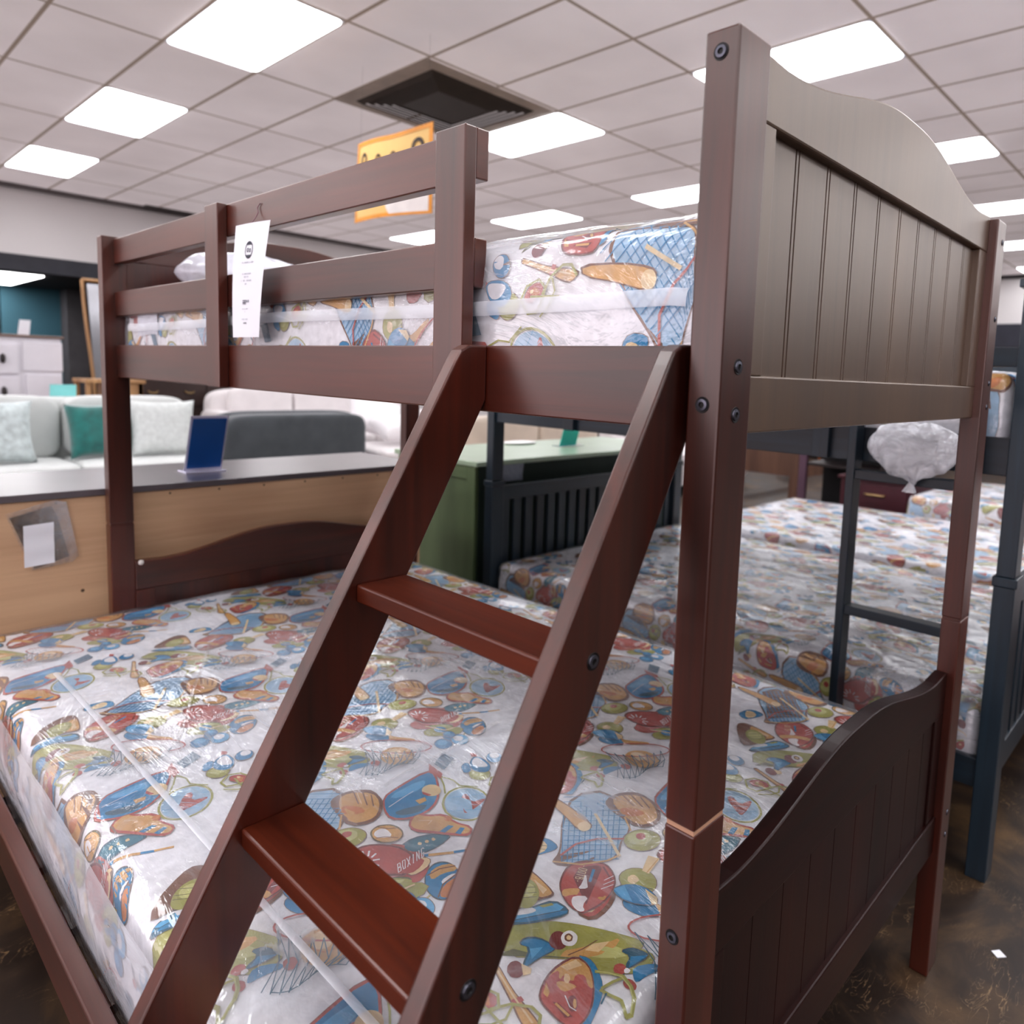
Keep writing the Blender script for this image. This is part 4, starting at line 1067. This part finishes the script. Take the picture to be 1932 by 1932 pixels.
build('frame',G().tube(crv,.018,8).tube([(1.90,8.85,0),(1.92,8.89,2.1)],.018,8).tube([crv[-1],(1.92,8.89,2.1)],.018,8).tube([(1.70,8.87,1.02),(1.91,8.87,1.02)],.018,8),TAN,t,smooth=True)
build('glass',slab([(1.72,8.875,1.05),(1.89,8.875,1.05),(1.90,8.89,2.06),(1.68,8.89,2.06)],.008),plain('mirror_glass',(206,206,212),.12,metal=.6,var=.02),t)
BR=plain('dark_brown_dresser',(60,44,40),.4,coat=.2); BRS=plain('aged_brass',(176,150,110),.35,metal=.8)
t=thing('dresser','dark brown dresser with brass pulls behind the sofas','dresser',(2.5,8.9,0))
build('carcass',B(1.98,3.55,8.6,9.1,.06,1.10),BR,t,bevel=.005); build('top',B(1.96,3.57,8.57,9.12,1.10,1.13),BR,t,bevel=.004)
for r in range(3):
    for c in range(2):
        d=build('drawer',B(2.01+.77*c,2.75+.77*c,8.585,8.6,.10+.33*r,.40+.33*r),BR,t,bevel=.004)
        for x in (2.20+.77*c,2.58+.77*c): build('pull',G().tube([(x-.05,8.575,.27+.33*r),(x-.025,8.555,.25+.33*r),(x+.025,8.555,.25+.33*r),(x+.05,8.575,.27+.33*r)],.009,6),BRS,d,smooth=True)
for x in (2.0,3.47):
    for y in (8.62,9.02): build('foot',B(x,x+.06,y,y+.06,0,.06),BR,t)

# ------------------------------------------------------------------ far right, past the low beds
BG_=plain('burgundy_wood',(74,30,40),.4,coat=.3)
t=thing('nightstand','dark burgundy nightstand past the low beds','nightstand',(5.0,1.55,0))
build('carcass',B(4.75,5.20,1.25,1.78,.08,.585),BG_,t,bevel=.004); build('top',B(4.73,5.22,1.23,1.80,.585,.61),BG_,t,bevel=.004)
d=build('drawer',B(4.738,4.752,1.29,1.74,.36,.56),BG_,t,bevel=.003); build('pull',G().tube([(4.725,1.44,.49),(4.715,1.47,.49),(4.715,1.56,.49),(4.725,1.59,.49)],.009,6),BRS,d,smooth=True)
for x in (4.76,5.13):
    for y in (1.27,1.7): build('foot',B(x,x+.06,y,y+.06,0,.08),BG_,t)
t=thing('bookcase','black open bookcase with a purplish side past the low beds','bookcase',(5.9,2.1,0))
build('side_panel',B(5.6,5.64,2.45,2.52,0,1.05),plain('plum_panel',(92,66,82),.4),t); build('side_panel',B(5.6,6.0,1.75,1.79,0,1.05),DK,t)
build('back_panel',B(5.98,6.0,1.79,2.45,.02,1.05),plain('black_panel',(12,8,12),.7),t); build('top',B(5.58,6.02,1.73,2.53,1.05,1.08),DK,t)
for z in (.08,.55): build('shelf',B(5.62,5.98,1.79,2.47,z,z+.025),DK,t)
t=thing('bed_frame','brown four-post bed frame with a pale headboard rail past the low beds','bed',(6.9,3.4,0))
BF=wood('walnut',(84,58,46),(116,84,66),'z',rough=.5,coat=.2); PALE=plain('pale_rail',(176,162,144),.5)
for x,y in ((6.5,2.95),(6.5,3.86),(8.4,2.95),(8.4,3.86)): build('post',B(x,x+.09,y,y+.09,0,.98),BF,t,bevel=.004)
build('headboard',B(6.52,6.56,3.04,3.86,.30,.66),BF,t,bevel=.004); build('top_rail',B(6.50,6.58,3.04,3.86,.66,.70),PALE,t,bevel=.004)
build('side_rail',B(6.59,8.4,2.97,3.01,.28,.44),BF,t); build('side_rail',B(6.59,8.4,3.88,3.92,.28,.44),BF,t)
t=thing('dining_chair','orange-brown wooden chair beyond the brown bed frame','chair',(9.2,4.2,0))
OC=plain('orange_brown_wood',(158,92,48),.4,coat=.2)
for x,y in ((9.0,4.0),(9.0,4.4),(9.42,4.0),(9.42,4.4)): build('leg',G().tube([(x,y,0),(x+.01,y,.45)],[.018,.024],8),OC,t)
build('seat',B(8.97,9.46,3.96,4.45,.45,.48),OC,t,bevel=.006)
for y in (4.0,4.4): build('back_post',G().tube([(9.43,y,.48),(9.50,y,1.0)],.02,8),OC,t)
build('backrest',B(9.47,9.50,4.0,4.4,.80,.98),OC,t,bevel=.005)
DW=plain('dark_wardrobe_wood',(58,42,38),.5)
t=thing('wardrobe','wide dark brown wardrobe against the far right','wardrobe',(11.8,4.5,0))
build('carcass',B(11.5,12.1,3.2,7.2,.05,1.12),DW,t,bevel=.01)
for k in range(4): 
    d=build('door',B(11.485,11.5,3.25+.98*k,4.18+.98*k,.10,1.08),DW,t,bevel=.005); build('knob',G().ell((11.47,4.08+.98*k,.6),(.015,.02,.02),10,6),BRS,d,smooth=True)
for y in (3.25,7.1): build('foot',B(11.55,11.65,y,y+.06,0,.05),DW,t)
o=build('paper_scrap',slab([(1.170,-.100,.0012),(1.187,-.115,.0012),(1.200,-.098,.0012),(1.183,-.085,.0012)],.0015),M_PAPER); tag(o,'tiny white paper scrap on the dark floor','paper')

# ------------------------------------------------------------------ yellow hanging sign
YL=plain('yellow_sign_card',(218,178,108),.55,var=.04); YE=plain('orange_sign_edge',(214,140,40),.55)
t=thing('hanging_sign','yellow sign with a white corner hanging from the ceiling behind the guard rail','sign',(2.2,3.9,2.26))
def SP(u,v,o=0):   # u from far to near, v from top to bottom
    y=4.335-.86*u; zt=2.825-.075*u*(1)+.085*max(0,u-.55)**1.3*2; zb=2.292-.035*u
    return (2.2-.10*sin(u*pi)*.6-o, y+.03*v*(1-u)*1.5, zt+(zb-zt)*v)
build('board',G().grid(20,12,lambda u,v:SP(u,v)),YL,t,smooth=True)
g=G()
for a,b,c,d in ((0,.035,0,1),(.965,1,0,1),(0,1,0,.05),(0,1,.95,1)): g.grid(14,14,lambda u,v:SP(a+(b-a)*u,c+(d-c)*v,.003))
build('border',g,YE,t,smooth=True)
build('white_corner',G().grid(10,8,lambda u,v:SP((.50+.07*v*v)+(.97-.50-.07*v*v)*u,.72+.25*v,.004)),plain('sign_white',(214,206,202),.5),t,smooth=True,label='white lower corner of the yellow sign')
g=G()
for cu,r,cv in ((.15,.055,.235),(.40,.04,.27),(.60,.035,.265),(.86,.06,.225)):
    vs=[]
    for f in (1,.55):
        for k in range(20):
            a=2*pi*k/20; vs.append(SP(cu+r*f*cos(a),cv+r*1.7*f*sin(a),.004))
    g.add(vs,[(k,(k+1)%20,20+(k+1)%20,20+k) for k in range(20)])
build('lettering',g,plain('sign_black',(50,34,22),.6),t)
build('hanging_wire',G().tube([SP(.05,0),(2.2,4.29,3.335)],.0004,5),DK,t); build('hanging_wire',G().tube([SP(.95,0),(2.2,3.52,3.335)],.0004,5),DK,t)
# ------------------------------------------------------------------ room
HC=3.339; OX,OY=1.1852,5.0151; TX,TY=.6096,1.2203
def ceiling_mat():
    m,nt,b,out=new_mat('ceiling_tiles')
    tc=nd(nt,'ShaderNodeTexCoord'); sp=nd(nt,'ShaderNodeSeparateXYZ'); nt.links.new(tc.outputs['Object'],sp.inputs[0])
    def line(sock,period,hw):
        dv=nd(nt,'ShaderNodeMath'); dv.operation='DIVIDE'; dv.inputs[1].default_value=period; nt.links.new(sock,dv.inputs[0])
        rd=nd(nt,'ShaderNodeMath'); rd.operation='ROUND'; nt.links.new(dv.outputs[0],rd.inputs[0])
        sb=nd(nt,'ShaderNodeMath'); sb.operation='SUBTRACT'; nt.links.new(dv.outputs[0],sb.inputs[0]); nt.links.new(rd.outputs[0],sb.inputs[1])
        ab=nd(nt,'ShaderNodeMath'); ab.operation='ABSOLUTE'; nt.links.new(sb.outputs[0],ab.inputs[0])
        lt=nd(nt,'ShaderNodeMath'); lt.operation='LESS_THAN'; lt.inputs[1].default_value=hw/period; nt.links.new(ab.outputs[0],lt.inputs[0]); return lt
    a=line(sp.outputs[0],TX,.0125); c=line(sp.outputs[1],TY,.0125)
    mx=nd(nt,'ShaderNodeMath'); mx.operation='MAXIMUM'; nt.links.new(a.outputs[0],mx.inputs[0]); nt.links.new(c.outputs[0],mx.inputs[1])
    nz=nd(nt,'ShaderNodeTexNoise'); nz.inputs['Scale'].default_value=.9; nz.inputs['Detail'].default_value=3; nt.links.new(tc.outputs['Object'],nz.inputs['Vector'])
    rp=nd(nt,'ShaderNodeValToRGB'); rp.color_ramp.elements[0].position=.3; rp.color_ramp.elements[1].position=.7
    rp.color_ramp.elements[0].color=lin((212,202,204))+(1,); rp.color_ramp.elements[1].color=lin((226,216,218))+(1,)
    nt.links.new(nz.outputs[0],rp.inputs[0])
    mi=nd(nt,'ShaderNodeMix'); mi.data_type='RGBA'; nt.links.new(mx.outputs[0],mi.inputs[0]); nt.links.new(rp.outputs[0],mi.inputs[6]); mi.inputs[7].default_value=lin((150,134,124))+(1,)
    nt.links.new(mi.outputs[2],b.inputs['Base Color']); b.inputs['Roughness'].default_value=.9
    nt.links.new(mi.outputs[2],b.inputs['Emission Color']); b.inputs['Emission Strength'].default_value=CEIL_FILL_E  # tiles are no lamps: weak glow added as ambient fill
    n2=nd(nt,'ShaderNodeTexNoise'); n2.inputs['Scale'].default_value=90; nt.links.new(tc.outputs['Object'],n2.inputs['Vector'])
    bp=nd(nt,'ShaderNodeBump'); bp.inputs['Strength'].default_value=.1; bp.inputs['Distance'].default_value=.004; nt.links.new(n2.outputs[0],bp.inputs['Height']); nt.links.new(bp.outputs[0],b.inputs['Normal'])
    return m
def floor_mat():
    m,nt,b,out=new_mat('stained_concrete')
    tc=nd(nt,'ShaderNodeTexCoord')
    n1=nd(nt,'ShaderNodeTexNoise'); n1.inputs['Scale'].default_value=3.2; n1.inputs['Detail'].default_value=9; n1.inputs['Roughness'].default_value=.65; n1.inputs['Distortion'].default_value=.8
    nt.links.new(tc.outputs['Object'],n1.inputs['Vector'])
    rp=nd(nt,'ShaderNodeValToRGB'); e=rp.color_ramp.elements; e[0].position=.34; e[0].color=lin((36,28,26))+(1,); e[1].position=.72; e[1].color=lin((108,84,58))+(1,)
    x=rp.color_ramp.elements.new(.52); x.color=lin((58,46,38))+(1,)
    nt.links.new(n1.outputs[0],rp.inputs[0])
    mp=nd(nt,'ShaderNodeMapping'); mp.inputs['Rotation'].default_value=(0,0,.6); mp.inputs['Scale'].default_value=(7,22,1); nt.links.new(tc.outputs['Object'],mp.inputs[0])
    n2=nd(nt,'ShaderNodeTexNoise'); n2.inputs['Scale'].default_value=1; n2.inputs['Detail'].default_value=7; n2.inputs['Distortion'].default_value=2.5; nt.links.new(mp.outputs[0],n2.inputs['Vector'])
    s=nd(nt,'ShaderNodeMath'); s.operation='SUBTRACT'; s.inputs[1].default_value=.5; nt.links.new(n2.outputs[0],s.inputs[0])
    a=nd(nt,'ShaderNodeMath'); a.operation='ABSOLUTE'; nt.links.new(s.outputs[0],a.inputs[0])
    r2=nd(nt,'ShaderNodeMapRange'); r2.inputs[1].default_value=0; r2.inputs[2].default_value=.012; r2.inputs[3].default_value=.75; r2.inputs[4].default_value=0; nt.links.new(a.outputs[0],r2.inputs[0])
    n3=nd(nt,'ShaderNodeTexNoise'); n3.inputs['Scale'].default_value=6; nt.links.new(tc.outputs['Object'],n3.inputs['Vector'])
    r3=nd(nt,'ShaderNodeMapRange'); r3.inputs[1].default_value=.5; r3.inputs[2].default_value=.62; nt.links.new(n3.outputs[0],r3.inputs[0])
    ml=nd(nt,'ShaderNodeMath'); ml.operation='MULTIPLY'; nt.links.new(r2.outputs[0],ml.inputs[0]); nt.links.new(r3.outputs[0],ml.inputs[1])
    mi=nd(nt,'ShaderNodeMix'); mi.data_type='RGBA'; nt.links.new(ml.outputs[0],mi.inputs[0]); nt.links.new(rp.outputs[0],mi.inputs[6]); mi.inputs[7].default_value=lin((170,140,104))+(1,)
    nt.links.new(mi.outputs[2],b.inputs['Base Color']); b.inputs['Roughness'].default_value=.42
    rr=nd(nt,'ShaderNodeMapRange'); rr.inputs[3].default_value=.28; rr.inputs[4].default_value=.6; nt.links.new(n1.outputs[0],rr.inputs[0]); nt.links.new(rr.outputs[0],b.inputs['Roughness'])
    return m
def emis(name,c,s):
    m=bpy.data.materials.new(name); m.use_nodes=True; nt=m.node_tree; nt.nodes.clear()
    out=nd(nt,'ShaderNodeOutputMaterial'); e=nd(nt,'ShaderNodeEmission'); e.inputs[0].default_value=c+(1,); e.inputs[1].default_value=s
    nt.links.new(e.outputs[0],out.inputs[0]); return m
M_FILL=emis('fill_glow',(1.0,.88,.93),FILL_E)  # pinkish glow of the added fill panel
WX0,WX1,WY0,WY1=-7.0,14.3,-12.0,10.9
struct('floor',B(WX0,WX1,WY0,17.2,-.05,0),floor_mat())
# ceiling: tile grid origin sits on a grid crossing
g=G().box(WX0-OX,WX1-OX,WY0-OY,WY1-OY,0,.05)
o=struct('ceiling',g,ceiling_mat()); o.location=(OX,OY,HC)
WALL=plain('white_wall_paint',(212,207,206),.85,var=.02,scale=(1,1,1)); DKW=plain('dark_header_paint',(56,56,62),.7); TWALL=plain('dark_teal_wall',(66,104,118),.8,var=.08,scale=(1,1,1)); GRW=plain('grey_column_paint',(92,88,92),.8)
FW=plain('dark_unseen_wall',(46,36,34),.8)  # unseen walls, coloured dark so faces turned to them reflect little
g=G().box(WX0,WX1,WY1,WY1+.15,2.50,HC).box(4.2,WX1,WY1,WY1+.15,0,2.5).box(WX0,.9,WY1,WY1+.15,0,2.5)
struct('wall_back',g,WALL)
struct('trim_1',B(.9,4.2,WY1-.03,WY1+.16,2.30,2.50),DKW)
struct('trim_2',B(WX0,WX1,WY1-.05,WY1,HC-.05,HC),plain('dark_ceiling_trim',(104,98,98),.6))
struct('wall_right',B(WX1,WX1+.15,WY0,WY1,2.48,HC),WALL)
struct('trim_3',B(WX1-.05,WX1+.15,WY0,WY1,2.07,2.48),plain('charcoal_header',(52,52,62),.7))
struct('wall_right_lower',B(WX1,WX1+.15,WY0,WY1,0,2.07),GRW)
struct('trim_4',B(WX1-.06,WX1,WY0,WY1,HC-.06,HC),plain('black_ceiling_trim',(54,50,52),.6))
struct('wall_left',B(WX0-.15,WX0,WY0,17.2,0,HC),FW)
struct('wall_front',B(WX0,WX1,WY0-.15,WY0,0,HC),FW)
FILL_Y=(-6.5,10.3)
fill_root=struct('fill_panel_1',B(WX0+.002,WX0+.06,FILL_Y[0]-.08,FILL_Y[1]+.08,.55,2.98),plain('fill_frame_metal',(150,150,156),.4,metal=.5))  # unseen glowing panel, added to brighten the left-facing sides of the bed
for k in range(8):
    a=FILL_Y[0]+(FILL_Y[1]-FILL_Y[0])/8*k
    struct('fill_pane',B(WX0+.061,WX0+.066,a+.04,a+(FILL_Y[1]-FILL_Y[0])/8-.04,.63,2.90),M_FILL,fill_root)
# room beyond the opening
struct('wall_far',B(WX0,WX1,17.0,17.15,0,2.6),plain('far_grey_wall',(168,164,168),.85))
struct('wall_teal',B(1.97,2.80,15.0,15.1,0,2.42),TWALL)
struct('wall_column',B(2.80,3.10,14.6,15.1,0,2.42),GRW)
struct('wall_far_side',B(3.1,WX1,15.0,15.1,0,2.42),plain('brown_grey_wall',(96,86,84),.85))
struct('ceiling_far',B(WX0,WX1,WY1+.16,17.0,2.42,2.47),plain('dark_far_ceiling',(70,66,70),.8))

M_LIGHT=emis('led_diffuser',(.955,.965,1.0),LIGHT_E); M_FRAME=plain('white_light_frame',(226,226,232),.5)
def rrect(x0,x1,y0,y1,r,n=5):
    pts=[]
    for cx,cy,a0 in ((x1-r,y1-r,0),(x0+r,y1-r,90),(x0+r,y0+r,180),(x1-r,y0+r,270)):
        for k in range(n+1):
            a=radians(a0+90*k/n); pts.append((cx+r*cos(a),cy+r*sin(a)))
    return pts
LG='ceiling light panels'
named={(0,-1):'largest glowing ceiling panel, at the upper left nearest the camera',(0,1):'middle glowing ceiling panel of the row of three at left',(0,3):'smallest glowing ceiling panel of the left row, nearest the white wall',
 (4,-3):'glowing ceiling panel behind the tall near bed post and arched end panel',(4,-1):'glowing ceiling panel beside the dark air diffuser',(4,1):'glowing ceiling panel hidden behind the top guard rail, past the air diffuser',
 (8,1):'glowing ceiling panel low over the upper mattress, middle of its row',(8,3):'glowing ceiling panel seen through the gap between the two guard rails',(8,-1):'glowing ceiling panel just left of the tall near bed post',(8,-3):'glowing ceiling panel right of the arch slope of the end panel',
 (12,-3):'glowing ceiling panel just above the far right post top',(16,-3):'farthest glowing ceiling panel, right of the far right post'}
proto=None
for i in (-16,-12,-8,-4,0,4,8,12,16,20):
    for j in (-13,-11,-9,-7,-5,-3,-1,1,3):
        x=OX+TX*i; y=OY+TY*j
        if x<WX0 or x+TX>WX1 or y<WY0: continue
        if proto is None:
            t=thing('ceiling_light','white glowing flat ceiling panel out over the showroom','ceiling light',(0,0,HC),LG)
            f=build('frame',G().prism([(.008,.008),(TX-.008,.008),(TX-.008,TY-.008),(.008,TY-.008)],'z',HC-.006,HC-.0005),M_FRAME,t)
            d=build('diffuser',G().prism(rrect(.014,TX-.014,.014,TY-.014,.045),'z',HC-.012,HC-.0065),M_LIGHT,t)
            proto=(t,f,d); r=t
        else:
            r=proto[0].copy(); C.objects.link(r)
            for ch in proto[1:]:
                c=ch.copy(); C.objects.link(c); c.parent=r; c.matrix_parent_inverse=ch.matrix_parent_inverse.copy()
        r.location=(x,y,HC); r['group']=LG
        if (i,j) in named:
            r['label']=named[(i,j)]
        else: r['label']='white glowing flat ceiling panel out over the showroom'
t=thing('ceiling_light','glowing ceiling panel inside the far room beyond the opening','ceiling light',(1.5,13.7,2.42))
build('diffuser',B(1.1,2.08,12.6,14.8,2.405,2.4195),emis('far_led',(1,1,1),LIGHT_E*.9),t)

# air diffuser: nested square cones
t=thing('air_diffuser','dark square air conditioning diffuser set in the ceiling','vent',(3.03,4.42,HC))
MV=plain('dark_diffuser_metal',(66,56,50),.5); MV2=plain('beige_diffuser_rim',(190,176,166),.6)
cx,cy=3.015,4.435
def sq(g,r0,z0,r1,z1,mi=0):
    a=[(-1,-1),(1,-1),(1,1),(-1,1)]
    g.add([(cx+r0*p,cy+r0*q,z0) for p,q in a]+[(cx+r1*p,cy+r1*q,z1) for p,q in a],[(k,(k+1)%4,4+(k+1)%4,4+k) for k in range(4)],mi)
g=G(); sq(g,.61,HC-.002,.49,HC-.004); build('rim',g,MV2,t)
for k in range(5):
    g=G(); r=.49-.048*k; sq(g,r,HC-.004-.001*k,r-.040,HC-.030); sq(g,r-.040,HC-.030,r-.043,HC-.020); build('louvre',g,MV,t)
g=G(); g.add([(cx+a*.25,cy+b*.25,HC-.022) for a,b in ((-1,-1),(1,-1),(1,1),(-1,1))],[(0,1,2,3)]); sq(g,.25,HC-.022,.25,HC-.001); build('centre_plate',g,MV,t)
o=build('linear_vent',B(2.85,3.75,10.72,10.84,HC-.012,HC-.001),plain('vent_dark',(90,86,84),.6)); tag(o,'thin dark slot vent in the ceiling by the back wall','vent')

# ------------------------------------------------------------------ world and camera
w=bpy.data.worlds.new('world'); bpy.context.scene.world=w; w.use_nodes=True
w.node_tree.nodes['Background'].inputs[0].default_value=(.9,.92,1,1); w.node_tree.nodes['Background'].inputs[1].default_value=.3
for nm,loc,rot,sx,sy,e,col in AREAS:
    l=bpy.data.lights.new(nm,'AREA'); l.shape='RECTANGLE'; l.size=sx; l.size_y=sy; l.energy=e; l.color=col
    o=bpy.data.objects.new(nm,l); C.objects.link(o); o.location=loc; o.rotation_euler=[radians(a) for a in rot]

cam=bpy.data.cameras.new('camera'); co=bpy.data.objects.new('camera',cam); C.objects.link(co)
f=1367.514; cam.sensor_fit='HORIZONTAL'; cam.sensor_width=36; cam.lens=f/1932*36
cam.shift_x=(966-1093.712)/1932; cam.shift_y=(853.355-966)/1932
yaw,pitch,roll=0.7315672673126697 if False else 0.7315673,-0.1061002,0.0374869
fw=Vector((cos(pitch)*cos(yaw),cos(pitch)*sin(yaw),sin(pitch))); rt=Vector((sin(yaw),-cos(yaw),0)); up=rt.cross(fw)
R_=rt*cos(roll)+up*sin(roll); U_=-rt*sin(roll)+up*cos(roll)
M=Matrix((R_,U_,-fw)).transposed().to_4x4(); M.translation=Vector((-.623877,-.378016,1.282827)); co.matrix_world=M
cam.clip_start=.02; cam.clip_end=100
cam.dof.use_dof=True; cam.dof.focus_distance=1.0; cam.dof.aperture_fstop=4.5
sc=bpy.context.scene; sc.camera=co
sc.view_settings.view_transform=VIEW; sc.view_settings.look=LOOK; sc.view_settings.exposure=EXPO; sc.view_settings.gamma=1.0
sc.cycles.use_denoising=True
sc.cycles.max_bounces=10; sc.cycles.transparent_max_bounces=24
